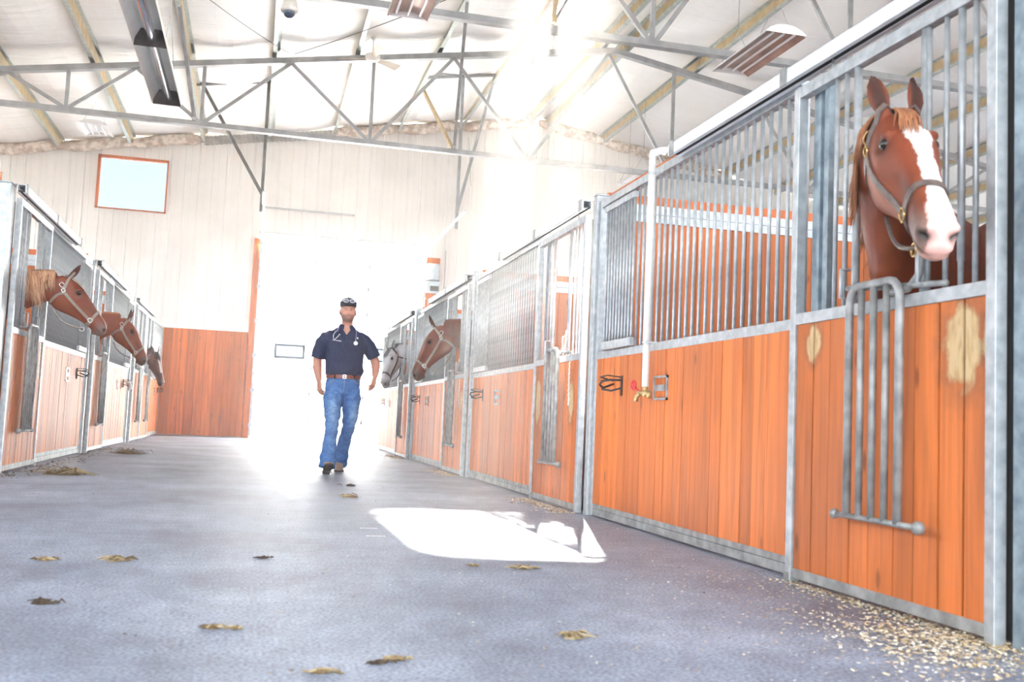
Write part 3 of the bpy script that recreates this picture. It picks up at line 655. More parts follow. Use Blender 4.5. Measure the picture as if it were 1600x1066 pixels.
for y in (5.3, 7.8):
    mb = MB(); c = hs(y, 0); mb.tube([c+Vector((-.06, 0, .055)), c+Vector((0, 0, .6)), c+Vector((.06, 0, .055))], .004, 5); mb.tube([c+Vector((0, 0, .6)), (c.x, c.y, roof_z(c.x)-.1)], .004, 5); mb.build('suspension_wire', GALV_D, e_)
# high bay strip lamps
SHADE = noise_mat('lamp_copper_shade', (.42, .27, .21), (.60, .42, .34), 4, .3, .5)
LOUT = mat('white_lamp_housing', (.82, .83, .84), .4)
def lamp(cx, cy, cz_, L_, W_, rot, shade, lab, chain_h, tilt=0):
    e2 = empty('strip_lamp', (cx, cy, cz_), lab, 'lamp', 'strip lamps hanging under the roof'); Rm = Matrix.Rotation(rot, 3, 'Z') @ Matrix.Rotation(tilt, 3, 'Y')
    T = lambda v: Rm @ Vector(v)+Vector((cx, cy, cz_))
    sec = [(-W_/2, 0), (-W_*.38, .05), (-W_*.2, .085), (0, .095), (W_*.2, .085), (W_*.38, .05), (W_/2, 0)]
    mb = MB(); vs = []; n = len(sec)
    for y in (-L_/2, L_/2):
        vs += [T((px, y, pz+.02)) for px, pz in sec]+[T((px*.98, y, pz+.012)) for px, pz in reversed(sec)]
    mb.add(vs, [(i, (i+1) % (2*n), 2*n+(i+1) % (2*n), 2*n+i) for i in range(2*n)])
    for y in (-L_/2, L_/2): mb.add([T((px, y, pz+.02)) for px, pz in sec], [tuple(range(n))])
    mb.build('housing', LOUT, e2)
    mb = MB(); vs = [T((px*.95, y, pz*.8+.005)) for y in (-L_/2+.01, L_/2-.01) for px, pz in sec]
    mb.add(vs, [(i, i+1, n+i+1, n+i) for i in range(n-1)]); mb.build('reflector', shade, e2)
    for q in (-.12, 0, .12):
        mb = MB(); mb.tube([T((q, -L_/2+.05, .035)), T((q, L_/2-.05, .035))], .013, 8); mb.build('tube', LOUT, e2, smooth=True)
    mb = MB()
    for y in (-L_*.35, L_*.35):
        p = T((0, y, .45)); mb.tube([T((-W_*.4, y, .07)), p, T((W_*.4, y, .07))], .004, 5); mb.tube([p, p+Vector((0, 0, chain_h))], .004, 5)
    mb.build('wire', GALV_D, e2)
lamp(4.95, 9.55, 4.62, 1.25, .46, 0.0, SHADE, 'copper-lined strip lamp hanging above the right-hand stalls', 2.8)
lamp(1.25, 9.3, 4.63, 1.2, .42, 0.0, SHADE, 'strip lamp cut by the top edge over the middle of the aisle', 2.4)
lamp(-3.37, 21.0, 6.0, .9, .55, 0, LOUT, 'white strip lamp hanging at the gable above the left stalls', .1)
lamp(7.6, 20.0, 5.9, 1.2, .5, 0, LOUT, 'pale strip lamp hanging at the gable beyond the right stalls', 1.2)
# ceiling fan
e_ = empty('ceiling_fan', (1.68, 18.0, 7.15), 'small white three-bladed ceiling fan under the far roof truss', 'ceiling fan')
FANW = mat('fan_white', (.82, .80, .76), .5); FANB = mat('fan_blade_tan', (.62, .52, .42), .5)
mb = MB(); mb.tube([(1.68, 18, 7.2), (1.68, 18, 7.50)], .012, 8); mb.tube([(1.68, 18, 7.44), (1.68, 18, 7.52)], [.03, .06], 12); mb.build('downrod', FANW, e_)
mb = MB(); mb.tube([(1.68, 18, 7.04), (1.68, 18, 7.08), (1.68, 18, 7.16), (1.68, 18, 7.2)], [.06, .13, .14, .06], 16); mb.build('motor', FANW, e_, smooth=True)
for k_, a in enumerate((math.radians(35), math.radians(155), math.radians(275))):
    d = Vector((math.cos(a), math.sin(a), 0)); p = Vector((-d.y, d.x, 0)); c = Vector((1.68, 18, 7.1)); mb = MB()
    r0, r1 = c+d*.12, c+d*.62; mb.add([r0-p*.04+Vector((0, 0, .02)), r0+p*.04-Vector((0, 0, .02)), r1+p*.08-Vector((0, 0, .03)), r1-p*.08+Vector((0, 0, .03))]+[q+Vector((0, 0, .012)) for q in (r0-p*.04+Vector((0, 0, .02)), r0+p*.04-Vector((0, 0, .02)), r1+p*.08-Vector((0, 0, .03)), r1-p*.08+Vector((0, 0, .03)))], [(3, 2, 1, 0), (4, 5, 6, 7), (0, 1, 5, 4), (1, 2, 6, 5), (2, 3, 7, 6), (3, 0, 4, 7)])
    mb.build('blade', FANB, e_)
mb = MB(); mb.tube([(1.68, 18, 7.5), (1.5, 18, roof_z(1.5)-.1)], .004, 5); mb.build('wire', GALV_D, e_)
# dome camera
e_ = empty('dome_camera', (.07, 8.0, 3.76), 'dome security camera with a tinted globe hanging in the upper middle', 'security camera')
CAMH = noise_mat('camera_housing', (.46, .42, .36), (.66, .62, .56), 12, .5)
mb = MB(); mb.tube([(.07, 8, 3.79), (.07, 8, 3.81), (.07, 8, 3.83), (.07, 8, 3.90), (.07, 8, 3.95)], [.066, .070, .064, .048, .03], 20); mb.build('housing', CAMH, e_, smooth=True)
mb = MB(); mb.ball((.07, 8, 3.79), (.048, .048, .050), 16, 12); mb.build('lens_globe', mat('tinted_globe', (.03, .05, .09), .08), e_, smooth=True)
mb = MB(); mb.tube([(.07, 8, 3.94), (.07, 8, roof_z(.07)-.03)], .018, 8); mb.build('drop_pipe', CAMH, e_)
# cables
def cable(pts, lab, r=.006):
    mb = MB(); mb.tube(pts, r, 5); o = mb.build('cable', HG, loc=pts[0]); tag(o, lab, 'cable', 'roof cables')
def sag(a, b_, s_, n=10): return [Vector(a).lerp(Vector(b_), i/n)-Vector((0, 0, s_*4*(i/n)*(1-i/n))) for i in range(n+1)]
cable(sag((-1.5, 14.0, 6.55), (.2, 18.15, 7.05), .05), 'thin wire running to the truss joint below the dome camera')
cable(sag((.3, 18.15, 7.05), (2.9, 12.2, 6.4), .05), 'black wire with clips from the truss joint past the fan', .008)
cable(sag((-4.6, 15.5, 6.1), (-1.9, 12.3, 5.9), .05), 'black wire in the upper left corner', .008)
cable(sag((4.5, 23, 7.3), (4.6, 22.9, 6.1), .0, 2), 'thin wire hanging from the roof right of the garage door', .004)
# ------------------------------------------------------------------ horses
def interp(tab, x):
    for a, b_ in zip(tab[:-1], tab[1:]):
        if x <= b_[0]:
            f_ = 0 if b_[0] == a[0] else min(1, max(0, (x-a[0])/(b_[0]-a[0]))); f_ = f_*f_*(3-2*f_)*.5+f_*.5
            return [p+(q-p)*f_ for p, q in zip(a[1:], b_[1:])]
    return list(tab[-1][1:])
HEAD = [(-.05, -.025, -.17, .055, .9), (0, .003, -.215, .068, .9), (.04, .020, -.250, .078, .85), (.09, .031, -.272, .087, .78), (.15, .037, -.272, .095, .70),
        (.20, .036, -.252, .094, .64), (.26, .026, -.222, .080, .60), (.32, .015, -.195, .068, .60), (.38, .005, -.174, .060, .66), (.44, -.003, -.160, .056, .76),
        (.49, -.008, -.154, .057, .84), (.53, -.016, -.154, .059, .90), (.565, -.032, -.152, .056, .92), (.590, -.056, -.142, .045, .94), (.604, -.082, -.125, .024, .95)]
def evaluated(o):
    dg = bpy.context.evaluated_depsgraph_get(); return bpy.data.meshes.new_from_object(o.evaluated_get(dg))
def remesh(mb, voxel, smooth_it=4):
    me = mb.mesh('tmp', WHITEP); o = bpy.data.objects.new('tmp', me); COL.objects.link(o)
    md = o.modifiers.new('r', 'REMESH'); md.mode = 'VOXEL'; md.voxel_size = voxel; md.use_smooth_shade = True
    if smooth_it:
        sm = o.modifiers.new('s', 'SMOOTH'); sm.iterations = smooth_it; sm.factor = .5
    r = evaluated(o); bpy.data.objects.remove(o); bpy.data.meshes.remove(me); r.materials.clear(); return r
def verts_np(me):
    a = np.empty(len(me.vertices)*3, np.float32); me.vertices.foreach_get('co', a); return a.reshape(-1, 3).astype(float)
def normals_np(me):
    a = np.empty(len(me.vertices)*3, np.float32); me.vertices.foreach_get('normal', a); return a.reshape(-1, 3).astype(float)
def set_verts(me, co): me.vertices.foreach_set('co', co.astype(np.float32).ravel()); me.update()
def set_colors(me, col, name='coat'):
    a = me.color_attributes.new(name, 'FLOAT_COLOR', 'POINT'); c = np.ones((len(col), 4), np.float32); c[:, :3] = col; a.data.foreach_set('color', c.ravel())
def coat_mat(name, rough=.42, sheen=.15, attr='coat', fine=.12, scale=(60, 60, 60)):
    m = mat(name, (.3, .1, .03), rough); t, b, N, L = nodes(m)
    at = N('ShaderNodeAttribute'); at.attribute_name = attr
    nz = N('ShaderNodeTexNoise'); nz.inputs['Scale'].default_value = 9; nz.inputs['Detail'].default_value = 9; nz.inputs['Roughness'].default_value = .75
    tc = N('ShaderNodeTexCoord'); L(tc.outputs['Object'], nz.inputs['Vector'])
    r = N('ShaderNodeValToRGB'); ramp(r, [(.3, (1-fine*2,)*3), (.7, (1+fine,)*3)]); L(nz.outputs['Fac'], r.inputs[0])
    mu = N('ShaderNodeMix'); mu.data_type = 'RGBA'; mu.blend_type = 'MULTIPLY'; mu.inputs[0].default_value = 1
    L(at.outputs['Color'], mu.inputs[6]); L(r.outputs[0], mu.inputs[7]); L(mu.outputs[2], b.inputs['Base Color'])
    n2 = N('ShaderNodeTexNoise'); n2.inputs['Scale'].default_value = 260; n2.inputs['Detail'].default_value = 2; L(tc.outputs['Object'], n2.inputs['Vector'])
    bp = N('ShaderNodeBump'); bp.inputs['Strength'].default_value = .12; bp.inputs['Distance'].default_value = .003; L(n2.outputs['Fac'], bp.inputs['Height']); L(bp.outputs[0], b.inputs['Normal'])
    b.inputs['Sheen Weight'].default_value = sheen
    return m
COAT = coat_mat('horse_coat', .55, 0); EYE = mat('dark_wet_eye', (.012, .008, .007), .05)
def hair_mat(name, c1, c2):
    m = mat(name, c1, .5); t, b, N, L = nodes(m); g = N('ShaderNodeNewGeometry'); r = N('ShaderNodeValToRGB'); ramp(r, [(0, c1), (1, c2)])
    L(g.outputs['Random Per Island'], r.inputs[0]); L(r.outputs[0], b.inputs['Base Color']); return m
def sstep(a, b_, x): t = np.clip((x-a)/(b_-a), 0, 1); return t*t*(3-2*t)
def gauss(p, c, r):
    d = (p-np.array(c))/np.array(r); return np.exp(-np.sum(d*d, axis=1))
def horse(label, poll, D, Nn, chest, bdir, coat, cat='horse', voxel=.011, k_=1.0, mane_c=None, forelock=0, halter='leather', neck_in=None, hair_n=160, mane_side=1, ear_out=.25, blaze=None, ear_fwd=.25, ear_back=False, P1=None, P2=None):
    poll, D, Nn, bdir = Vector(poll), Vector(D).normalized(), Vector(Nn).normalized(), Vector(bdir).normalized()
    Nn = (Nn-D*Nn.dot(D)).normalized(); Yv = Nn.cross(D)
    W = lambda x, y, z: poll+(D*x+Yv*y+Nn*z)*k_
    chest = Vector(chest)
    root = empty('horse', (chest.x, chest.y, 0), label, cat)
    mb = MB(); n = 28
    # head
    rg = []
    for (x, top, bot, hw, lo) in HEAD:
        ring = []
        for i in range(n):
            a = 2*PI*i/n; c, s_ = math.cos(a), math.sin(a)
            zc = bot+(top-bot)*.62; zz = zc+(top-zc)*abs(s_)**.85 if s_ > 0 else zc-(zc-bot)*abs(s_)**.95
            wf = 1.0 if s_ > 0 else 1-(1-lo)*(abs(s_)**1.3)
            y = hw*math.copysign(abs(c)**.72, c)*wf
            ring.append(W(x, y, zz))
        rg.append(ring)
    mb.rings(rg)
    mb.ball(W(.530, 0, -.148), .028*k_)                       # chin
    for s_ in (-1, 1):
        mb.ball(W(.150, s_*.066, .004), .026*k_)              # brow over the eye
        mb.ball(W(.556, s_*.040, -.066), .032*k_)              # nostril wing
    # ears
    ears = []
    for s_ in (-1, 1):
        b0 = W(.012, s_*.050, .012); dr = (-D*(.92 if not ear_back else .75)+Nn*ear_fwd+Yv*s_*ear_out).normalized()
        face = (Nn*.85+Yv*s_*.45).normalized(); face = (face-dr*face.dot(dr)).normalized(); side = dr.cross(face)
        rr_ = []; Le = .168*k_
        for t_, w_ in ((-.1, .018), (0, .022), (.12, .028), (.3, .034), (.5, .033), (.7, .026), (.86, .015), (.96, .006), (1.0, .003)):
            c = b0+dr*Le*t_+face*(.010*math.sin(PI*max(0, t_)))*k_; ring = []
            for i in range(14):
                a = 2*PI*i/14; dep = .62 if math.sin(a) < 0 else .30
                ring.append(c+side*w_*k_*math.cos(a)+face*w_*k_*dep*math.sin(a))
            rr_.append(ring)
        mb.rings(rr_); ears.append((b0, dr, face, side))
    # neck
    nb = neck_in or (chest+bdir*.27+Vector((0, 0, 1.19)))
    nb = Vector(nb); p3 = W(.005, 0, -.112); p2 = p3+(-D*.16-Nn*.20)*k_; p1 = nb+(-bdir*.22+Vector((0, 0, .26)))
    if P1: p1 = Vector(P1)
    if P2: p2 = Vector(P2)
    NK = 16; rg = []; pts = []
    for i in range(NK+1):
        t_ = i/NK; q = nb*(1-t_)**3+p1*3*t_*(1-t_)**2+p2*3*t_*t_*(1-t_)+p3*t_**3; pts.append(q)
    crest = []
    sideB = bdir.cross(Vector((0, 0, 1))).normalized()
    sgn = 1 if sideB.dot(Yv) > 0 else -1
    for i, q in enumerate(pts):
        t_ = i/NK; tan = (pts[min(i+1, NK)]-pts[max(i-1, 0)]).normalized()
        sv = (sideB*sgn*(1-t_)+Yv*t_); sv = (sv-tan*sv.dot(tan)).normalized(); dv = sv.cross(tan)
        if dv.dot(Nn if t_ > .7 else Vector((0, 0, 1))) < 0: dv = -dv
        hd, hw = interp([(0, .33, .185), (.3, .285, .128), (.5, .215, .098), (.75, .160, .080), (.9, .135, .070), (1, .126, .064)], t_); hd *= k_; hw *= k_
        ring = []
        for j in range(n):
            a = 2*PI*j/n; c, s_ = math.cos(a), math.sin(a); wf = 1-.42*max(0, s_)**1.5
            ring.append(q+sv*hw*math.copysign(abs(c)**.9, c)*wf+dv*hd*s_)
        rg.append(ring); crest.append((q+dv*hd, dv, sv, tan, hw))
    mb.rings(rg)
    # trunk
    rg = []
    for (x, zc, hh, hw) in ((0, 1.12, .06, .07), (.04, 1.12, .17, .14), (.12, 1.13, .27, .21), (.30, 1.17, .335, .25), (.50, 1.17, .34, .275), (.8, 1.15, .335, .30), (1.1, 1.17, .33, .29), (1.3, 1.20, .30, .27), (1.45, 1.19, .24, .22), (1.54, 1.16, .12, .12)):
        c = chest+bdir*x*k_+Vector((0, 0, zc*k_)); rg.append([c+sideB*hw*k_*math.copysign(abs(math.cos(2*PI*j/n))**.85, math.cos(2*PI*j/n))+Vector((0, 0, hh*k_*math.sin(2*PI*j/n))) for j in range(n)])
    mb.rings(rg)
    # legs
    for s_ in (-1, 1):
        for hind in (0, 1):
            x = 1.32 if hind else .30; o_ = chest+bdir*x*k_+sideB*s_*.155*k_
            P = ([(.0, 1.15, .15), (-.03, .95, .13), (-.06, .78, .085), (.06, .58, .058), (.10, .50, .050), (.07, .40, .036), (.06, .22, .030), (.06, .13, .038), (.01, .06, .042), (-.01, .0, .055)] if hind else
                 [(.0, 1.1, .12), (.0, .92, .10), (.0, .75, .065), (.0, .55, .046), (-.01, .47, .044), (.0, .38, .031), (.0, .20, .028), (-.005, .13, .036), (-.035, .06, .040), (-.045, .0, .054)])
            mb.tube([o_+bdir*(dx*k_)+Vector((0, 0, z*k_)) for dx, z, r in P], [r*k_ for *_, r in P], 12)
    me = remesh(mb, voxel, 5)
    co = verts_np(me); nm = normals_np(me); B = np.array([list(D), list(Yv), list(Nn)])
    loc = (co-np.array(poll)) @ B.T/k_; ab = loc.copy(); ab[:, 1] = np.abs(ab[:, 1]); hm = (loc[:, 0] > -.02).astype(float)*(np.abs(loc[:, 1]) < .16)*(loc[:, 2] > -.34)*(loc[:, 2] < .12)
    co += nm*(-.014*gauss(ab, (.168, .088, -.016), (.026, .03, .020))*hm)[:, None]*k_
    co += nm*(.008*gauss(ab, (.27, .078, -.105), (.09, .03, .013))*hm)[:, None]*k_
    co += nm*(-.008*gauss(ab, (.11, .06, .012), (.028, .025, .03))*hm)[:, None]*k_
    co += nm*(-.007*gauss(ab, (.34, .062, -.055), (.10, .03, .03))*hm)[:, None]*k_
    co += nm*(-.010*gauss(ab, (.40, .045, -.155), (.09, .03, .014))*hm)[:, None]*k_
    co += nm*(-.036*gauss(ab, (.574, .050, -.066), (.024, .038, .019))*hm)[:, None]*k_
    co += nm*(-.008*gauss(ab, (.555, .04, -.112), (.045, .06, .005))*hm)[:, None]*k_
    for b0, dr, face, side in ears:
        rel = co-np.array(b0); t_ = rel @ np.array(dr)/(.165*k_); fa = rel @ np.array(face); sd = rel @ np.array(side)
        wgt = np.exp(-(sd/(.020*k_))**2)*sstep(.05, .25, t_)*(1-sstep(.75, .95, t_))*(nm @ np.array(face) > .3)*(np.abs(sd) < .04*k_)*(np.abs(fa) < .05*k_)
        co -= np.array(face)[None, :]*(wgt*.012*k_)[:, None]
    set_verts(me, co)
    # coat colours
    base, dark, muzz, light = [np.array(c, float) for c in coat]
    z = co[:, 2]; col = np.tile(base, (len(co), 1))
    rs = np.random.RandomState(3); ns = np.sin(co[:, 0]*17+2*np.sin(co[:, 1]*13))*np.sin(co[:, 2]*15+co[:, 1]*9)
    mixc = lambda col, c, f_: col*(1-f_[:, None])+c*f_[:, None]
    col = mixc(col, light, np.clip(.5*gauss(ab, (.25, .09, -.18), (.2, .06, .08))*hm+.25*sstep(.2, .9, ns), 0, .8))
    lx = loc[:, 0]+.015*np.sin(loc[:, 2]*60)
    col = mixc(col, muzz, sstep(.455, .545, lx)*hm*.92)
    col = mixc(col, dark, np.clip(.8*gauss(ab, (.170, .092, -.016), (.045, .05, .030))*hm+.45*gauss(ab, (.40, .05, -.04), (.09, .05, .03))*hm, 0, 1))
    if blaze == 'full':
        cx = .012; wv = .0035*np.sin(loc[:, 0]*39+.7)+.0022*np.sin(loc[:, 0]*101+1)+.0012*np.sin(loc[:, 0]*260)
        top_w = np.interp(loc[:, 0], [.07, .10, .16, .24, .34, .42, .50, .56, .62], [.0, .020, .042, .030, .025, .030, .040, .050, .055])
        d = np.abs(loc[:, 1]-cx)-top_w-wv
        f_ = (1-sstep(-.004, .004, d))*(loc[:, 2] > -.055-.09*(loc[:, 0] > .5))*(loc[:, 0] > .06)*hm
        f_ = f_*(1-gauss(loc, (.185, -.034, .03), (.008, .006, .03)))
        col = mixc(col, np.array((.86, .80, .77)), f_)
        col = mixc(col, np.array((.74, .36, .30)), np.clip(sstep(.47, .53, loc[:, 0])*hm*(np.abs(loc[:, 1]-cx) < .05)*(loc[:, 2] > -.13), 0, 1)*.85)
        col = mixc(col, np.array((.62, .30, .20)), np.clip(gauss(ab, (.585, .02, -.125), (.04, .05, .02))*hm, 0, 1)*.7)
        sm_ = gauss(ab, (.50, .055, -.095), (.05, .02, .04))*hm; col = mixc(col, np.array((.16, .10, .095)), np.clip(sm_*1.1, 0, .9)*(np.abs(loc[:, 1]) > .035))
    if blaze == 'star': col = mixc(col, np.array((.8, .78, .75)), np.clip(gauss(loc, (.16, 0, .03), (.05, .018, .03))*1.6*hm, 0, 1))
    if blaze == 'strip': col = mixc(col, np.array((.8, .78, .75)), np.clip(1.6*np.exp(-(loc[:, 1]/.016)**2)*sstep(.12, .16, loc[:, 0])*(1-sstep(.36, .42, loc[:, 0]))*(loc[:, 2] > -.02)*hm, 0, 1))
    col = mixc(col, np.array((.006, .004, .004)), np.clip(2.2*gauss(ab, (.574, .052, -.066), (.021, .028, .0165))*hm, 0, 1))
    col = mixc(col, np.array((.02, .012, .01)), np.clip(1.5*gauss(ab, (.555, .04, -.114), (.045, .06, .0045))*hm, 0, .9))
    for b0, dr, face, side in ears:
        rel = co-np.array(b0); t_ = rel @ np.array(dr)/(.165*k_); sd = rel @ np.array(side)
        inside = (nm @ np.array(face) > .12)*(t_ > .05)*(t_ < 1.05)*(np.abs(sd) < .045*k_)*(np.linalg.norm(rel, axis=1) < .19*k_)
        col = mixc(col, dark*.5+base*.08, inside*np.exp(-(sd/(.026*k_))**4)*.9)
    leg = sstep(.62, .40, z); col = mixc(col, dark*.8, leg*.7); col = mixc(col, np.array((.05, .04, .035)), sstep(.075, .06, z))
    set_colors(me, np.clip(col, 0, 1))
    me.materials.append(COAT)
    off = np.array(root.location); set_verts(me, co-off)
    me.polygons.foreach_set('use_smooth', [True]*len(me.polygons))
    ob = bpy.data.objects.new('body', me); COL.objects.link(ob); ob.parent = root
    bv = BVHTree.FromPolygons([Vector(v) for v in co], [tuple(p.vertices) for p in me.polygons])
    # eyes
    for s_ in (-1, 1):
        m_ = MB(); m_.ball(W(.168, s_*.0705, -.014), .0205*k_, 16, 12); m_.build('eye', EYE, root, smooth=True)
    def proj_pt(x, y, z, ax=(0, -.10), lift=.003):
        src = W(x+.0, y, z); tgt = W(x, ax[0], ax[1]); d = (tgt-src).normalized(); h = bv.ray_cast(src, d)
        if h[0] is None: return src, -d
        return h[0]-d*lift, -d
    def strap(name, path, width, m_, ax=(0, -.10), closed=False, lift=.004, th=.004):
        P = [proj_pt(*p, ax=ax, lift=lift) if len(p) == 3 else (W(*p[:3]), (W(*p[:3])-W(p[0], *ax)).normalized()) for p in path]
        mb = MB(); rings = []; m = len(P)
        for i, (p, nn) in enumerate(P):
            a_ = P[(i-1) % m if closed else max(i-1, 0)][0]; b_ = P[(i+1) % m if closed else min(i+1, m-1)][0]
            tn = (b_-a_).normalized(); wv_ = tn.cross(nn).normalized(); n2_ = wv_.cross(tn)
            h = width*k_/2; rings.append([p-wv_*h-n2_*.001, p+wv_*h-n2_*.001, p+wv_*h+n2_*th, p-wv_*h+n2_*th])
        if closed: rings.append(rings[0])
        mb.rings(rings, caps=not closed); return mb.build(name, m_, ob_h)
    if halter:
        hm_ = {'leather': LEATH, 'dark': LEATH_D, 'taupe': TAUPE, 'grey': LEATH_D}[halter]; bk = GOLD if halter in ('leather',) else SILV; wd = .024
        # the noseband is the halter's own mesh
        ob_h = root; NB = .425
        ring = []
        for i in range(28):
            a = 2*PI*i/28; ring.append((NB-.03*math.sin(a)*0+.012*math.cos(a)*0+.03*(-math.sin(a) if math.sin(a) < 0 else 0)*.0, .2*math.cos(a), -.09+.2*math.sin(a)))
        hal = strap('halter', [(x+.02*(z+.09)/.2*-1, y, z) for x, y, z in ring], wd, hm_, ax=(0, -.09), closed=True, lift=.004)
        ob_h = hal
        for s_ in (-1, 1):
            strap('cheek_strap', [(NB-.01-(NB-.07)*q, s_*.25, -.105-.012*math.sin(PI*q)) for q in [i/8 for i in range(9)]], wd, hm_, ax=(0, -.105))
            strap('throat_strap', [(.085-.02*math.sin(PI*q), s_*.3*math.cos(q*PI/2)+s_*.0, -.115-.25*math.sin(q*PI/2)) for q in [i/8 for i in range(9)]], wd*.9, hm_, ax=(0, -.115))
            strap('crown_strap', [(.065-.085*q, s_*.25*math.cos(q*PI/2), -.10+.30*math.sin(q*PI/2)) for q in [i/8 for i in range(9)]], wd, hm_, ax=(0, -.10))
            for (bx, bz, hgt) in ((NB-.005, -.105, .017), (.065, -.10, .014), (.02, -.03, .018)):
                p, nn = proj_pt(bx, s_*.25, bz, ax=(0, -.10), lift=.010); tn = D; wv_ = tn.cross(nn).normalized(); tn2 = nn.cross(wv_)
                m_ = MB(); m_.tube([p+(wv_*hgt*1.0*math.copysign(abs(math.cos(a))**.5, math.cos(a))+tn2*hgt*1.15*math.copysign(abs(math.sin(a))**.5, math.sin(a)))*k_ for a in [q*PI/8+.01 for q in range(16)]], .0038, 6, closed=True)
                m_.build('buckle', bk, hal, smooth=True)
        # hanging chin strap: noseband underside to the throat ring
        mb = MB(); a_ = W(NB+.015, 0, -.205); b_ = W(.16, 0, -.285); pts_ = [a_.lerp(b_, q/8)-Nn*.045*k_*math.sin(PI*q/8) for q in range(9)]
        mb.tube(pts_, .008, 6); mb.build('chin_strap', hm_, hal, smooth=True)
        for s_ in (-1, 1):
            strap('chin_side_strap', [(NB-.005+.01*q, s_*.18*(1-q)+s_*.005, -.11-.18*q) for q in [i/6 for i in range(7)]], wd*.9, hm_, ax=(0, -.09), lift=.005)
        m_ = MB(); c = W(NB+.015, 0, -.212); m_.tube([c+D*.020*k_*math.cos(a)+Nn*.020*k_*math.sin(a) for a in [q*PI/6 for q in range(12)]], .0035, 6, closed=True); m_.build('ring', bk, hal, smooth=True)
    # mane
    if mane_c:
        hair_n = int(hair_n*2.6); rnd = random.Random(int(abs(poll.y)*100)); mm = hair_mat('mane_hair', *mane_c); mb = MB()
        sd = mane_side*sgn
        for q in range(hair_n):
            t_ = .22+.76*(q+rnd.random())/hair_n; i = min(NK-1, int(t_*NK)); f_ = t_*NK-i
            c0, dv, sv, tn, hw = crest[i]; c1 = crest[i+1][0]; p = c0.lerp(c1, f_); s2 = sv*(1 if sd > 0 else -1)
            Lh = (.13+.06*math.sin(t_*40)+.07*rnd.random()+.05*math.sin(t_*17+1))*k_*1.15*(1-.6*max(0, (t_-.90)/.1)); wd_ = rnd.uniform(.0028, .006); sw = rnd.uniform(-.03, .03)-.02
            path = [p-dv*.01-s2*.012, p+dv*.014+s2*.012, p+s2*(hw*.55+.006)-dv*.02]
            for w_ in (.3, .6, 1.0): path.append(p+s2*(hw*(.62+.42*min(1, w_*1.2))+.010+rnd.uniform(0, .008))-dv*(.02+Lh*w_)+Vector((0, 0, -.03*w_))+tn*sw*w_)
            mb.tube(path, [wd_*.7, wd_, wd_*1.1, wd_, wd_*.7, .0004], 4)
        mb.build('mane', mm, root, smooth=True)
        if forelock:
            mb = MB()
            for q in range(forelock*3):
                a = rnd.uniform(-.032, .032); l_ = rnd.uniform(.08, .15); b_ = rnd.uniform(-.02, .02)
                mb.tube([W(-.03, a*.6, -.0), W(.005, a*.8, .022), W(.05, a+b_*.3, .036), W(.05+l_*.5, a+b_*.8+mane_side*.01, .043), W(.05+l_, a+b_+mane_side*.022, .040)], [.003*k_, .0045*k_, .004*k_, .003*k_, .0006], 4)
            mb.build('forelock', mm, root, smooth=True)
    # tail
    e1 = chest+bdir*1.50*k_+Vector((0, 0, 1.32*k_)); mb = MB(); rnd = random.Random(4)
    for q in range(26):
        dx, dy = rnd.uniform(-.05, .05), rnd.uniform(-.05, .05)
        mb.tube([e1, e1+bdir*.07+Vector((dx*.4, dy*.4, -.08)), e1+bdir*.09+Vector((dx, dy, -.4)), e1+bdir*.07+Vector((dx, dy, -.8*rnd.uniform(.8, 1)))], [.015, .018, .016, .003], 5)
    mb.build('tail', hair_mat('tail_hair', *(mane_c or ((.2, .08, .04), (.3, .12, .06)))), root, smooth=True)
    return root
CH = ((.20, .036, .008), (.03, .009, .005), (.20, .12, .095), (.34, .095, .03))
CH2 = ((.17, .032, .008), (.035, .011, .007), (.12, .07, .05), (.28, .075, .024))
CH3 = ((.24, .048, .012), (.05, .014, .008), (.15, .09, .07), (.38, .11, .036))
BAY = ((.13, .032, .013), (.012, .008, .008), (.09, .05, .04), (.20, .055, .022))
GREY = ((.52, .53, .56), (.09, .09, .105), (.22, .23, .27), (.62, .63, .66))
horse('chestnut horse with a white blaze and brown leather halter over the nearest right-hand door', (2.082, 2.98, 1.735), (-.185, -.665, -.722), (-.20, -.70, .69), (2.72, 3.44, 0), (1, .08, 0), CH, voxel=.0075, k_=1.08,
      mane_c=((.22, .07, .025), (.46, .20, .09)), forelock=13, halter='leather', blaze='full', ear_out=.10, ear_fwd=.3, mane_side=-1, hair_n=170, P1=(2.42, 3.44, 1.32), P2=(2.16, 3.28, 1.62), neck_in=(2.80, 3.52, 1.14))
horse('chestnut horse in profile with taupe halter leaning from the third right-hand door', (1.955, 11.4, 1.666), (-.445, .157, -.881), (-.885, .074, .46), (2.72, 11.5, 0), (1, 0, 0), CH2, k_=1.06,
      mane_c=((.10, .025, .012), (.26, .08, .035)), halter='taupe', mane_side=1, ear_fwd=1.2)
horse('grey horse with dark ears looking out beside the chestnut profile head', (2.02, 15.9, 1.69), (-.261, -.358, -.896), (-.754, -.504, .421), (2.75, 15.65, 0), (1, 0, 0), GREY, k_=1.06,
      mane_c=((.05, .05, .06), (.16, .16, .18)), halter='dark', mane_side=-1, voxel=.013, forelock=8, hair_n=90)
horse('chestnut horse with flaxen mane leaning from the nearest left-hand door', (-1.743, 9.95, 1.77), (.668, .20, -.717), (.73, .013, .683), (-2.55, 9.85, 0), (-1, 0, 0), CH, k_=1.0,
      mane_c=((.30, .11, .05), (.72, .44, .25)), halter='taupe', mane_side=-1, ear_fwd=4.0, forelock=8, hair_n=260)
horse('chestnut horse with a sunlit crest, middle of the three left-hand heads', (-1.743, 14.5, 1.779), (.522, .03, -.852), (.849, -.114, .516), (-2.55, 14.5, 0), (-1, 0, 0), CH3, k_=1.06,
      mane_c=((.30, .08, .03), (.5, .2, .08)), halter='taupe', mane_side=1, voxel=.012, hair_n=120, ear_fwd=.9)
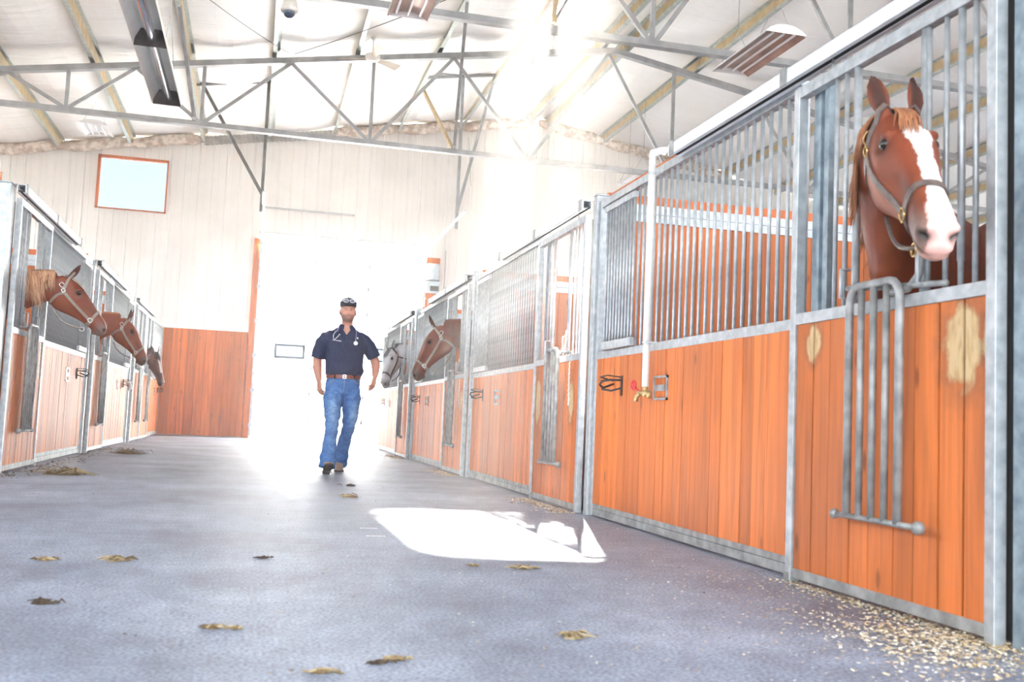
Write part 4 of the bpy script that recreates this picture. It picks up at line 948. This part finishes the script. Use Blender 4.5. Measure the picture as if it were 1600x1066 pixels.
horse('dark bay horse with black forelock, farthest of the left-hand heads', (-1.912, 20.4, 1.645), (.335, -.224, -.915), (.6, -.698, .39), (-2.6, 20.3, 0), (-1, 0, 0), BAY, k_=1.06,
      mane_c=((.012, .012, .02), (.03, .03, .045)), halter='dark', blaze='strip', mane_side=1, voxel=.014, forelock=12, hair_n=90)
# ------------------------------------------------------------------ the man
MX, MY = 0.845, 10.95
def person():
    root = empty('person', (MX, MY, 0), 'man in navy polo shirt, jeans, brown belt and dark cap walking down the aisle', 'person')
    Pt = lambda x, y, z: Vector((MX+x, MY+y, z))
    def loft(mb, secs, n=24, e=1.0, cap=True):
        """secs: (x,y,z, half-width, half-depth[, tilt dx]) stacked upward"""
        rg = []
        for s_ in secs:
            x, y, z, a, b_ = s_[:5]; rg.append([Pt(x+a*math.copysign(abs(math.cos(2*PI*i/n))**e, math.cos(2*PI*i/n)), y+b_*math.copysign(abs(math.sin(2*PI*i/n))**e, math.sin(2*PI*i/n)), z) for i in range(n)])
        mb.rings(rg, caps=cap)
    HX, HY = .062, -.03         # head centre
    turn = -.05
    head = [(HX, HY+.015, 1.575, .050, .050), (HX, HY+.01, 1.60, .058, .060), (HX+.0, HY-.012, 1.625, .052, .072), (HX, HY-.018, 1.645, .060, .082), (HX, HY-.012, 1.675, .069, .090), (HX, HY-.005, 1.71, .074, .095),
            (HX, HY, 1.745, .077, .098), (HX, HY+.003, 1.78, .078, .100), (HX, HY+.006, 1.81, .076, .097), (HX, HY+.008, 1.835, .066, .084), (HX, HY+.008, 1.852, .045, .06), (HX, HY+.008, 1.858, .02, .03)]
    head = [(x, y, z, a*1.07, b_*1.03) for x, y, z, a, b_ in head]
    mb = MB(); loft(mb, head, 24, .92)
    mb.ball(Pt(HX, HY-.098, 1.700), (.016, .018, .016)); mb.rings([[Pt(HX+w_*math.cos(a), HY-d+.012*math.sin(a), z) for a in [q*PI/4 for q in range(8)]] for (w_, d, z) in ((.010, .088, 1.748), (.013, .097, 1.722), (.018, .108, 1.702), (.014, .098, 1.692))])   # nose
    mb.ball(Pt(HX, HY-.080, 1.634), (.026, .020, .018)); mb.ball(Pt(HX, HY-.093, 1.668), (.026, .010, .008)); mb.ball(Pt(HX, HY-.092, 1.657), (.022, .010, .007))
    for s_ in (-1, 1):
        mb.ball(Pt(HX+s_*.030, HY-.082, 1.760), (.022, .012, .008)); mb.ball(Pt(HX+s_*.084, HY+.012, 1.722), (.011, .022, .034)); mb.ball(Pt(HX+s_*.042, HY-.062, 1.705), (.026, .026, .022))
    # neck, chest, abdomen, pelvis (under the clothes)
    loft(mb, [(.055, .0, .86, .145, .105), (.057, .0, .95, .165, .115), (.058, .0, 1.05, .155, .112), (.056, -.005, 1.18, .160, .118), (.052, -.01, 1.32, .180, .120), (.05, -.005, 1.43, .190, .115), (.052, .0, 1.50, .150, .090), (.056, .0, 1.545, .075, .070), (.06, -.01, 1.59, .058, .060), (HX, HY+.0, 1.64, .055, .06)])
    # limbs
    armL = [((-.135, 0, 1.45), .062), ((-.190, .01, 1.38), .058), ((-.217, .03, 1.28), .053), ((-.228, .04, 1.19), .048), ((-.226, .03, 1.12), .050), ((-.212, .01, 1.04), .039), ((-.200, -.005, .975), .031)]
    armR = [((.235, 0, 1.45), .062), ((.300, .01, 1.38), .058), ((.345, .02, 1.30), .053), ((.382, .03, 1.225), .048), ((.396, .0, 1.17), .050), ((.392, -.05, 1.10), .039), ((.384, -.078, 1.045), .031)]
    for arm in (armL, armR): mb.tube([Pt(*p) for p, r in arm], [r for p, r in arm], 16)
    legs = ([((-.035, .0, .90), .095), ((-.045, -.08, .72), .08), ((-.048, -.19, .53), .055), ((-.062, -.22, .34), .052), ((-.078, -.27, .12), .036)], [((.135, .0, .90), .095), ((.140, -.01, .70), .08), ((.140, -.01, .50), .055), ((.110, .10, .32), .052), ((.085, .20, .13), .036)])
    for lg in legs: mb.tube([Pt(*p) for p, r in lg], [r for p, r in lg], 14)
    # hands: palm, four curled fingers of different lengths, thumb from the side of the palm
    def hand(wrist, down, palm_n, thumb_side, curl):
        wr = Vector(wrist); d = Vector(down).normalized(); nn = Vector(palm_n); nn = (nn-d*nn.dot(d)).normalized(); s_ = d.cross(nn)*thumb_side
        G = 1.17; P = lambda a, b_, c: Pt(*(wr+(d*a+s_*b_+nn*c)*G))
        rg = []
        for a, hw, hd in ((-.02, .024, .019), (.01, .027, .018), (.04, .037, .017), (.07, .042, .016), (.092, .041, .013)):
            rg.append([P(a, hw*math.cos(t), hd*math.sin(t)) for t in [2*PI*i/14 for i in range(14)]])
        mb.rings(rg)
        for i, (off, Lf) in enumerate(((.031, .072), (.011, .080), (-.010, .075), (-.030, .060))):
            c = curl*(1+.12*i); a0 = .088-.004*abs(i-1.2); pts = [P(a0-.015, off, 0)]; ang = .15; pos = [a0, off, 0.0]
            for seg in (.45, .32, .23):
                pts.append(P(*pos)); ang += c; pos = [pos[0]+math.cos(ang)*Lf*seg, off*(1+.06), pos[2]+math.sin(ang)*Lf*seg]
            pts.append(P(*pos)); mb.tube(pts, [.0112, .0112, .0104, .0095, .0075], 8)
        mb.tube([P(.015, .024, .004), P(.040, .046, .012), P(.066, .056, .024), P(.086, .052, .036)], [.0145, .0135, .0118, .009], 8)
    hand((-.200, -.005, .975), (.10, -.12, -1), (.75, .35, 0), -1, .42)
    hand((.384, -.078, 1.045), (-.18, -.25, -1), (-.85, .5, 0), 1, .40)
    me = remesh(mb, .0052, 2); co = verts_np(me); nm = normals_np(me); rel = co-np.array((MX, MY, 0))
    ab = rel.copy(); ab[:, 0] = np.abs(ab[:, 0]-HX)
    co += nm*(-.007*gauss(ab, (.030, HY-.088, 1.738), (.017, .03, .009)))[:, None]
    co += nm*(-.004*gauss(ab, (.0, HY-.10, 1.6625), (.026, .02, .0025)))[:, None]
    set_verts(me, co); 
    skin = np.tile(np.array((.55, .26, .18)), (len(co), 1)); mixc = lambda col, c, f_: col*(1-f_[:, None])+np.array(c)*f_[:, None]
    face = (rel[:, 2] > 1.6)
    skin = mixc(skin, (.66, .25, .19), .5*gauss(ab, (.045, HY-.08, 1.705), (.03, .05, .03))*face)
    beard = sstep(1.705, 1.675, rel[:, 2])*sstep(1.60, 1.625, rel[:, 2])*sstep(.0, -.045, rel[:, 1]-HY)
    beard = np.maximum(beard, .8*gauss(ab, (.0, HY-.1, 1.680), (.03, .04, .006)))
    beard = np.maximum(beard, sstep(1.74, 1.70, rel[:, 2])*face*sstep(.050, .066, ab[:, 0])*(rel[:, 1]-HY < .0)*(rel[:, 1]-HY > -.07))
    skin = mixc(skin, (.13, .075, .055), np.clip(beard*.78, 0, 1)*(rel[:, 2] > 1.6))
    skin = mixc(skin, (.50, .17, .15), np.clip(1.2*gauss(ab, (.0, HY-.1, 1.6625), (.022, .03, .006)), 0, 1))
    skin = mixc(skin, (.10, .06, .045), np.clip(1.1*gauss(ab, (.031, HY-.09, 1.757), (.017, .03, .004)), 0, 1))
    skin = mixc(skin, (.30, .14, .11), np.clip(.6*gauss(ab, (.030, HY-.09, 1.740), (.018, .03, .008)), 0, 1))
    skin = mixc(skin, (.11, .07, .05), sstep(1.72, 1.76, rel[:, 2])*(rel[:, 1]-HY > .01)*(ab[:, 0] < .085)*.9*(1-gauss(ab, (.085, HY+.012, 1.722), (.012, .03, .035))))
    set_colors(me, np.clip(skin, 0, 1)); SK = coat_mat('skin', .5, 0, fine=.05); SK.node_tree.nodes['Principled BSDF'].inputs['Subsurface Weight'].default_value = .08
    SK.node_tree.nodes['Principled BSDF'].inputs['Subsurface Scale'].default_value = .01
    me.materials.append(SK); set_verts(me, co-np.array(root.location)); me.polygons.foreach_set('use_smooth', [True]*len(me.polygons))
    ob = bpy.data.objects.new('body', me); COL.objects.link(ob); ob.parent = root
    EW = mat('eye_white', (.75, .72, .70), .2)
    for s_ in (-1, 1):
        m_ = MB(); m_.ball(Pt(HX+s_*.030, HY-.0795, 1.739), (.0125, .0105, .0075), 12, 8); e_ = m_.build('eye', EW, root, smooth=True)
        m_ = MB(); m_.ball(Pt(HX+s_*.030, HY-.0875, 1.739), (.0055, .004, .0055), 10, 6); m_.build('iris', EYE, e_, smooth=True)
    # polo shirt
    NAVY = noise_mat('navy_knit', (.004, .011, .045), (.008, .019, .075), 60, .75, bump=.3)
    mb = MB()
    loft(mb, [(.058, 0, 1.03, .184, .132), (.060, 0, 1.05, .196, .146), (.058, -.005, 1.10, .204, .152), (.056, -.008, 1.2, .202, .152), (.053, -.012, 1.32, .210, .150), (.05, -.008, 1.42, .214, .140), (.05, -.002, 1.465, .206, .122), (.052, .0, 1.505, .178, .105), (.055, .002, 1.535, .132, .088), (.057, .002, 1.558, .088, .076), (.058, .0, 1.572, .068, .068)], 32)
    for p in ([((-.09, 0, 1.445), .080), ((-.150, .005, 1.425), .080), ((-.190, .012, 1.37), .078), ((-.212, .025, 1.30), .074), ((-.228, .035, 1.215), .073)], [((.19, 0, 1.445), .080), ((.255, .005, 1.425), .080), ((.303, .012, 1.37), .078), ((.342, .02, 1.31), .074), ((.375, .025, 1.25), .073)]):
        mb.tube([Pt(*a) for a, r in p], [r for a, r in p], 20)
    me = remesh(mb, .0075, 3); co = verts_np(me); nm = normals_np(me)
    wr = .004*np.sin(co[:, 2]*46+6*np.sin(co[:, 0]*9)+3*np.sin(co[:, 1]*13))*sstep(1.35, 1.05, co[:, 2])+.003*np.sin(co[:, 0]*70+co[:, 2]*34)*sstep(1.2, 1.4, co[:, 2])
    rel = co-np.array((MX, MY, 0)); vn = sstep(0, .006, (rel[:, 2]-1.468)*.62-np.abs(rel[:, 0]-.057))*(rel[:, 1] < .0)
    co[:, 1] += .05*vn
    set_verts(me, co+nm*wr[:, None]-np.array(root.location)); me.materials.append(NAVY); me.polygons.foreach_set('use_smooth', [True]*len(me.polygons))
    ps = bpy.data.objects.new('polo_shirt', me); COL.objects.link(ps); ps.parent = root
    # collar with an open V
    mb = MB(); rg = []
    for i in range(25):
        a = -PI/2+.42+(2*PI-.84)*i/24; c, s_ = math.cos(a), math.sin(a); up = .5+.5*s_
        b0 = Pt(.057+.080*c, .0+.080*s_, 1.535+.028*up); b1 = Pt(.057+.062*c, .0+.062*s_, 1.585+.020*up); b2 = Pt(.057+.098*c, .0+.100*s_-.01*(1-up), 1.532+.022*up)
        rg.append([b0, b1, b1+Vector((c*.005, s_*.005, .002)), b2, b2-Vector((c*.005, s_*.005, .0))])
    mb.rings(rg); mb.build('collar', NAVY, ps, smooth=False)
    SKV = mat('open_neck_skin', (.62, .33, .245), .5)
    mb = MB(); mb.box(MX+.050, MX+.066, MY-.153, MY-.140, 1.36, 1.462)
    mb.build('placket', NAVY, ps)
    for z in (1.45, 1.405): m_ = MB(); m_.ball(Pt(.058, -.154, z), (.005, .003, .005), 8, 6); m_.build('button', mat('navy_button', (.05, .07, .12), .3), ps)
    EMB = mat('white_embroidery', (.85, .85, .88), .6); mb = MB()      # small chest logo and name line
    mb.box(MX+.150, MX+.158, MY-.143, MY-.136, 1.435, 1.452); mb.box(MX+.158, MX+.170, MY-.140, MY-.133, 1.441, 1.446); mb.box(MX+.168, MX+.176, MY-.138, MY-.131, 1.434, 1.453); mb.build('chest_emblem', EMB, ps)
    mb = MB()
    for q in range(7): mb.box(MX-.090+q*.013, MX-.080+q*.013, MY-.150+abs(q-6)*.0035, MY-.140+abs(q-6)*.0035, 1.405-.0015*q, 1.413-.0015*q)
    mb.build('name_embroidery', EMB, ps)
    # jeans
    DEN = mat('faded_denim', (.1, .25, .5), .8); t, b, N, L = nodes(DEN); at = N('ShaderNodeAttribute'); at.attribute_name = 'coat'
    nz = N('ShaderNodeTexNoise'); nz.inputs['Scale'].default_value = 14; nz.inputs['Detail'].default_value = 8; nz.inputs['Distortion'].default_value = 1.0; tcj = N('ShaderNodeTexCoord'); mpj = N('ShaderNodeMapping'); mpj.inputs['Scale'].default_value = (1, 1, 1.8); L(tcj.outputs['Object'], mpj.inputs[0]); L(mpj.outputs[0], nz.inputs['Vector'])
    rj = N('ShaderNodeValToRGB'); ramp(rj, [(.35, (.62, .68, .8)), (.7, (1.35, 1.25, 1.15))]); L(nz.outputs['Fac'], rj.inputs[0]); mj = N('ShaderNodeMix'); mj.data_type = 'RGBA'; mj.blend_type = 'MULTIPLY'; mj.inputs[0].default_value = 1
    L(at.outputs['Color'], mj.inputs[6]); L(rj.outputs[0], mj.inputs[7]); L(mj.outputs[2], b.inputs['Base Color'])
    bj = N('ShaderNodeBump'); bj.inputs['Strength'].default_value = .7; bj.inputs['Distance'].default_value = .02; L(nz.outputs['Fac'], bj.inputs['Height']); L(bj.outputs[0], b.inputs['Normal'])
    mb = MB(); loft(mb, [(.055, 0, .80, .06, .08), (.055, .0, .84, .150, .118), (.055, .002, .90, .186, .132), (.056, .003, .96, .186, .134), (.057, .002, 1.01, .180, .130), (.057, .0, 1.025, .175, .127)], 28)
    L1 = [((-.032, .0, .90), .100), ((-.042, -.04, .80), .108), ((-.049, -.09, .70), .098), ((-.050, -.155, .60), .085), ((-.050, -.195, .52), .072), ((-.058, -.21, .42), .070), ((-.066, -.225, .32), .072), ((-.076, -.245, .20), .080), ((-.083, -.262, .10), .086), ((-.085, -.268, .065), .086)]
    L2 = [((.142, .0, .90), .100), ((.147, -.005, .80), .108), ((.150, -.01, .70), .097), ((.150, -.015, .60), .083), ((.140, -.01, .50), .071), ((.125, .05, .41), .068), ((.108, .11, .31), .069), ((.094, .165, .20), .076), ((.085, .205, .11), .082), ((.083, .22, .075), .082)]
    for lg in (L1, L2): mb.tube([Pt(*p) for p, r in lg], [r for p, r in lg], 22)
    me = remesh(mb, .0075, 3); co = verts_np(me); nm = normals_np(me); rel = co-np.array((MX, MY, 0)); z = rel[:, 2]
    wr = .0055*np.sin(z*62+5*np.sin(rel[:, 0]*16)+4*rel[:, 1])*np.clip(gauss(rel, (0, 0, .52), (9, 9, .10))+1.2*gauss(rel, (0, 0, .13), (9, 9, .09))+.7*gauss(rel, (0, 0, .86), (9, 9, .07)), 0, 1.2)
    wr += .003*np.sin(z*30+rel[:, 0]*60)
    set_verts(me, co+nm*wr[:, None]-np.array(root.location))
    cj = np.tile(np.array((.055, .17, .42)), (len(co), 1))
    fade = np.clip(.9*gauss(rel, (-.05, -.16, .66), (.05, .2, .16))+.9*gauss(rel, (.19, -.1, .60), (.05, .2, .14))+.35*gauss(rel, (-.05, -.3, .40), (.06, .2, .2)), 0, 1)
    cj = mixc(cj, (.28, .45, .66), fade*.75); cj = mixc(cj, (.03, .09, .25), .6*gauss(rel, (.055, -.1, .80), (.02, .3, .08)))
    cj = mixc(cj, (.03, .09, .25), .5*gauss(rel, (.09, -.0, .68), (.03, .3, .18)))
    set_colors(me, cj); me.materials.append(DEN); me.polygons.foreach_set('use_smooth', [True]*len(me.polygons))
    jn = bpy.data.objects.new('jeans', me); COL.objects.link(jn); jn.parent = root
    SEAM = mat('tan_stitching', (.45, .34, .22), .7); mb = MB()
    mb.tube([Pt(.058, -.136, 1.0), Pt(.058, -.139, .93), Pt(.052, -.133, .87)], .002, 5)
    for s_ in (-1, 1): mb.tube([Pt(.055+s_*.10, -.117, 1.005), Pt(.055+s_*.115, -.112, .975), Pt(.055+s_*.15, -.088, .955)], .0022, 5)
    mb.build('stitching', SEAM, jn)
    for x in (-.045, .16): m_ = MB(); yy = -.134*math.sqrt(max(0, 1-((x-.057)/.19)**2)); m_.box(MX+x-.007, MX+x+.007, MY+yy-.012, MY+yy-.002, 1.0, 1.052); m_.build('belt_loop', DEN, jn)
    # belt
    BELT = noise_mat('brown_leather_belt', (.16, .035, .018), (.24, .06, .03), 30, .4)
    mb = MB(); rg = []; 
    for i in range(37):
        a = 2*PI*i/36; c, s_ = math.cos(a), math.sin(a); rg.append([Pt(.057+r*c*1.0, r2*s_, z) for (r, r2, z) in ((.182, .135, 1.005), (.189, .142, 1.005), (.189, .142, 1.045), (.182, .135, 1.045))])
    mb.rings(rg, caps=False); bl = mb.build('belt', BELT, root)
    mb = MB()
    for q in ((.034, .074, 1.040, 1.045), (.034, .074, 1.004, 1.009), (.034, .039, 1.004, 1.045), (.069, .074, 1.004, 1.045)): mb.box(MX+q[0], MX+q[1], MY-.150, MY-.141, q[2], q[3])
    mb.box(MX+.036, MX+.074, MY-.149, MY-.145, 1.023, 1.027); mb.build('buckle', SILV, bl)
    # boots
    BT = noise_mat('taupe_suede_boot', (.27, .20, .15), (.36, .28, .215), 30, .8); SOLE = mat('dark_boot_sole', (.055, .042, .038), .7)
    def boot(heel, pitch, yaw, nm_):
        h = Vector(heel); Rr = Matrix.Rotation(yaw, 3, 'Z') @ Matrix.Rotation(pitch, 3, 'X'); T = lambda x, y, z: Pt(*(h+Rr @ Vector((x, y, z))))
        mb = MB(); rg = []
        for (y, hw, zt, z0) in ((.035, .020, .07, .03), (.025, .032, .12, .028), (-.01, .038, .15, .028), (-.06, .040, .14, .028), (-.11, .043, .095, .026), (-.16, .048, .075, .022), (-.21, .048, .062, .022), (-.245, .038, .050, .024), (-.262, .018, .038, .028)):
            rg.append([T(hw*math.copysign(abs(math.cos(a))**.8, math.cos(a)), y, (zt+z0)/2+(zt-z0)/2*math.sin(a)) for a in [2*PI*i/16 for i in range(16)]])
        mb.rings(rg); o_ = mb.build(nm_, BT, root, smooth=True)
        mb = MB(); out = [(.0, .044), (.030, .036), (.038, .0), (.036, -.06), (.046, -.13), (.051, -.19), (.040, -.245), (.0, -.275)]
        out = out+[(-x, y) for x, y in reversed(out[1:-1])]
        mb.rings([[T(x, y, .012) for x, y in out], [T(x*1.0, y, .030) for x, y in out]]); mb.rings([[T(x, max(y, -.045), .0) for x, y in out], [T(x, max(y, -.045), .012) for x, y in out]]); mb.build('sole', SOLE, o_)
    boot((-.088, -.275, .004), -.36, .06, 'boot'); boot((.084, .225, .001), .0, -.10, 'boot')
    # cap
    CAPM = noise_mat('navy_cap_cloth', (.012, .014, .030), (.022, .026, .05), 50, .7); mb = MB()
    loft(mb, [(HX, HY+.006, 1.782, .091, .109), (HX, HY+.006, 1.80, .092, .110), (HX, HY+.008, 1.835, .088, .105), (HX, HY+.010, 1.862, .068, .085), (HX, HY+.012, 1.880, .042, .055), (HX, HY+.012, 1.886, .012, .015)], 28)
    cp = mb.build('cap', CAPM, root, smooth=True)
    mb = MB(); rg = []
    for i in range(13):
        a = PI+.42+(PI-.84)*i/12; c, s_ = math.cos(a), math.sin(a); o1 = Pt(HX+.084*c, HY+.104*s_, 1.797); f_ = math.sin(PI*i/12); o2 = Pt(HX+.084*c, HY+.108*s_-.080*f_, 1.778+.014*f_-.014*(1-f_))
        rg.append([o1, o1+Vector((0, 0, .006)), o2+Vector((0, 0, .005)), o2])
    mb.rings(rg); mb.build('brim', CAPM, cp, smooth=True)
    mb = MB(); mb.ball(Pt(HX, HY+.012, 1.887), .007, 8, 6); mb.build('top_button', CAPM, cp)
    return root
person()
# sunglasses on the cap
e_ = empty('sunglasses', (MX+.062, MY-.14, 1.83), 'white-framed sunglasses resting on the brim of the dark cap', 'sunglasses')
SGF = mat('white_glasses_frame', (.75, .76, .80), .3); SGL = mat('smoked_lens', (.10, .11, .15), .1)
mb = MB()
for s_ in (-1, 1):
    mb.tube([(MX+.062+s_*.034+.026*math.cos(a), MY-.137+.006*abs(math.cos(a))+.010*math.sin(a)+.012, 1.838+.018*math.sin(a)) for a in [q*PI/7 for q in range(14)]], .0042, 6, closed=True)
    mb.tube([(MX+.062+s_*.06, MY-.115, 1.842), (MX+.062+s_*.090, MY-.06, 1.832), (MX+.062+s_*.092, MY+.03, 1.822)], .003, 6)
mb.tube([(MX+.054, MY-.128, 1.842), (MX+.070, MY-.128, 1.842)], .003, 6); mb.build('frame', SGF, e_, smooth=True)
for s_ in (-1, 1): m_ = MB(); m_.ball((MX+.062+s_*.034, MY-.125, 1.838), (.023, .003, .015), 12, 6); m_.build('lens', SGL, e_, smooth=True)
# stethoscope round his neck
e_ = empty('stethoscope', (MX+.06, MY-.15, 1.42), 'stethoscope hanging round the neck of the walking man', 'stethoscope')
TB = mat('purple_grey_tube', (.16, .13, .30), .4); mb = MB()
A = lambda x, y, z: Vector((MX+x, MY+y, z))
mb.tube([A(.150, -.150, 1.40), A(.152, -.148, 1.44), A(.156, -.132, 1.50), A(.150, -.08, 1.545), A(.135, .0, 1.575), A(.10, .075, 1.585), A(.056, .10, 1.59), A(.01, .075, 1.585), A(-.022, .0, 1.572), A(-.035, -.08, 1.54), A(-.042, -.115, 1.51)], .0055, 8); mb.build('tube', TB, e_, smooth=True)
mb = MB(); mb.tube([A(-.042, -.115, 1.51), A(-.068, -.132, 1.495), A(-.086, -.142, 1.46), A(-.083, -.152, 1.42), A(-.060, -.160, 1.405)], .0042, 6); mb.tube([A(-.078, -.153, 1.412), A(-.055, -.158, 1.43), A(-.025, -.158, 1.465)], .0042, 6)
mb.ball(A(-.058, -.160, 1.405), .008); mb.ball(A(-.024, -.158, 1.467), .008); mb.build('ear_tubes', SILV, e_, smooth=True)
mb = MB(); mb.tube([A(.150, -.156, 1.385), A(.150, -.164, 1.385), A(.150, -.170, 1.384)], [.024, .024, .018], 20); mb.tube([A(.150, -.155, 1.40), A(.150, -.155, 1.415)], .007, 8); mb.build('chest_piece', SILV, e_, smooth=False)
# ------------------------------------------------------------------ litter on the floor
rnd = random.Random(21)
SHV = mat('wood_shavings', (.62, .48, .30), .8); t, b, N, L = nodes(SHV); g = N('ShaderNodeNewGeometry'); r = N('ShaderNodeValToRGB'); ramp(r, [(0, (.42, .27, .11)), (.35, (.70, .55, .34)), (1, (.92, .88, .76))]); L(g.outputs['Random Per Island'], r.inputs[0]); L(r.outputs[0], b.inputs['Base Color'])
STR = mat('straw_bits', (.35, .24, .10), .8); t, b, N, L = nodes(STR); g = N('ShaderNodeNewGeometry'); r = N('ShaderNodeValToRGB'); ramp(r, [(0, (.07, .045, .02)), (.5, (.22, .15, .07)), (1, (.46, .36, .20))]); L(g.outputs['Random Per Island'], r.inputs[0]); L(r.outputs[0], b.inputs['Base Color'])
def flake(mb, x, y, s_, z=0.001):
    a = rnd.uniform(0, 2*PI); w_ = s_*rnd.uniform(.3, .7); h = s_*rnd.uniform(.05, .35); c, s2 = math.cos(a), math.sin(a); P = lambda u, v, q: (x+u*c-v*s2, y+u*s2+v*c, z+q)
    mb.add([P(-s_/2, -w_/2, h), P(0, -w_/2*1.1, 0), P(s_/2, -w_/2, h*rnd.random()), P(s_/2, w_/2, h*.8), P(0, w_/2, .001), P(-s_/2, w_/2*.8, h)], [(0, 1, 4, 5), (1, 2, 3, 4)])
mb = MB()
for q in range(3600):
    k_ = rnd.random()
    if k_ < .42: y = rnd.gauss(2.72, .22); x = min(2.27, rnd.gauss(2.08, .16)-.25*max(0, 2.7-y))
    elif k_ < .62: y = rnd.uniform(2.6, 3.93); x = 2.26-abs(rnd.gauss(0, .05))
    elif k_ < .85: y = rnd.uniform(2.2, 4.2); x = 2.25-abs(rnd.gauss(0, .40))
    else: y = rnd.uniform(2.5, 7); x = 2.2-abs(rnd.gauss(0, .8))
    flake(mb, x, y, rnd.uniform(.008, .021)*(1 if k_ < .62 else .6), .001+(rnd.random()*.012 if k_ < .42 else 0))
for (ya, yb) in ((6.8, 8.1), (10.9, 12.2), (15.1, 16.3)):
    for q in range(420): flake(mb, 2.22-abs(rnd.gauss(0, .09)), rnd.uniform(ya, yb), rnd.uniform(.012, .03))
o = mb.build('wood_shavings', SHV); tag(o, 'pale wood shavings spilled along the foot of the right-hand stall doors', 'wood shavings', kind='stuff')
mb = MB()
for q in range(900): flake(mb, rnd.uniform(-2.0, 2.1), rnd.uniform(1.3, 14)**1.0, rnd.uniform(.005, .014))
for q in range(500): flake(mb, -2.03+abs(rnd.gauss(0, .12)), rnd.uniform(8.8, 16), rnd.uniform(.012, .03))
o = mb.build('chaff_specks', STR); tag(o, 'straw chaff scattered thinly over the aisle floor', 'chaff', kind='stuff')
def clump(x, y, s_, lab, n=26, dark=False):
    mb = MB()
    for q in range(n):
        a = rnd.uniform(0, PI); l_ = s_*rnd.uniform(.3, .9); cx, cy = x+rnd.gauss(0, s_*.3), y+rnd.gauss(0, s_*.22); z = rnd.uniform(.003, s_*.22)
        mb.tube([(cx-math.cos(a)*l_/2, cy-math.sin(a)*l_/2, .003+z*.4), (cx, cy, z), (cx+math.cos(a)*l_/2, cy+math.sin(a)*l_/2, .003)], [.0015, .0035, .0015], 4)
    rg = [[(x+s_*.42*k_*math.cos(a)*(1+.2*math.sin(3*a+x*9)), y+s_*.3*k_*math.sin(a)*(1+.2*math.cos(4*a)), z) for a in [2*PI*i/14 for i in range(14)]] for k_, z in ((1.0, .0005), (.8, s_*.07), (.4, s_*.12))]
    mb.rings(rg); o = mb.build('hay_clump', DK if dark else STR, loc=(x, y, 0)); tag(o, lab, 'hay clump', 'clumps of hay and manure on the floor')
DK = noise_mat('dark_manure_bit', (.03, .018, .012), (.09, .06, .035), 60, .9)
clump(-.60, 3.42, .085, 'dark flat piece of manure, lone, near the lower left of the aisle', 8, True)
clump(.94, 2.86, .075, 'yellowish hay clump nearest the camera, on the right half of the floor', 30)
clump(1.15, 4.21, .085, 'hay clump just in front of the bright patch of sun')
clump(-.49, 4.35, .10, 'flat straw clump beside a smaller one at the left of the aisle')
clump(-.76, 4.34, .06, 'small straw clump, the outermost on the left')
clump(.34, 2.59, .042, 'dark little clump at the bottom edge of the floor', 14, True)
clump(.39, 2.63, .045, 'tan little clump beside the dark one at the bottom edge')
clump(.19, 2.51, .045, 'tan clump lowest of all at the bottom edge')
clump(-.08, 3.03, .05, 'tan clump in the lower middle, left one of a close pair', 18)
clump(-.015, 3.02, .042, 'tan clump in the lower middle, right one of a close pair', 18)
clump(.07, 4.45, .05, 'small reddish-black dropping alone in mid floor', 8, True)
clump(.73, 7.79, .14, 'flat brown clump on the floor in front of the walking man', 14)
clump(.85, 9.0, .09, 'dark bit of dirt close to the feet of the man', 8, True)
clump(.95, 4.27, .04, 'tiny hay tuft just left of the sun patch clump')
clump(-1.56, 9.47, .35, 'spread of straw near the foot of the nearest left-hand door', 50)
clump(-1.55, 13.9, .35, 'spread of straw near the second left-hand stall', 50)
CHK = noise_mat('worn_white_chalk', (.55, .57, .60), (.75, .77, .80), 80, .9)
mb = MB()
for y in (5.66, 5.30):
    for q in range(12): x = .60+.10*q/12+rnd.uniform(-.003, .003); mb.box(x, x+.0095, y-.02+rnd.uniform(-.006, .006), y+.02+rnd.uniform(-.006, .006), .0005, .0018)
o = mb.build('chalk_mark', CHK, loc=(.65, 5.5, 0)); tag(o, 'two short white chalk strokes on the dark floor in mid aisle', 'chalk mark')
# ------------------------------------------------------------------ haze volume added to imitate lens glare round the bright door
HZ = bpy.data.materials.new('glare_haze'); HZ.use_nodes = True; t = HZ.node_tree; t.nodes.clear()
ou = t.nodes.new('ShaderNodeOutputMaterial'); vs_ = t.nodes.new('ShaderNodeVolumeScatter'); vs_.inputs['Density'].default_value = .0045; vs_.inputs['Anisotropy'].default_value = .55; vs_.inputs['Color'].default_value = (1, .97, .93, 1)
t.links.new(vs_.outputs[0], ou.inputs['Volume'])
mb = MB(); mb.box(-8.8, 21.5, -3, 23.9, .002, 5.5); o = mb.build('glare_haze', HZ); tag(o, 'thin bright haze added through the hall to imitate lens glare', 'haze', kind='stuff')
SC.cycles.volume_bounces = 1
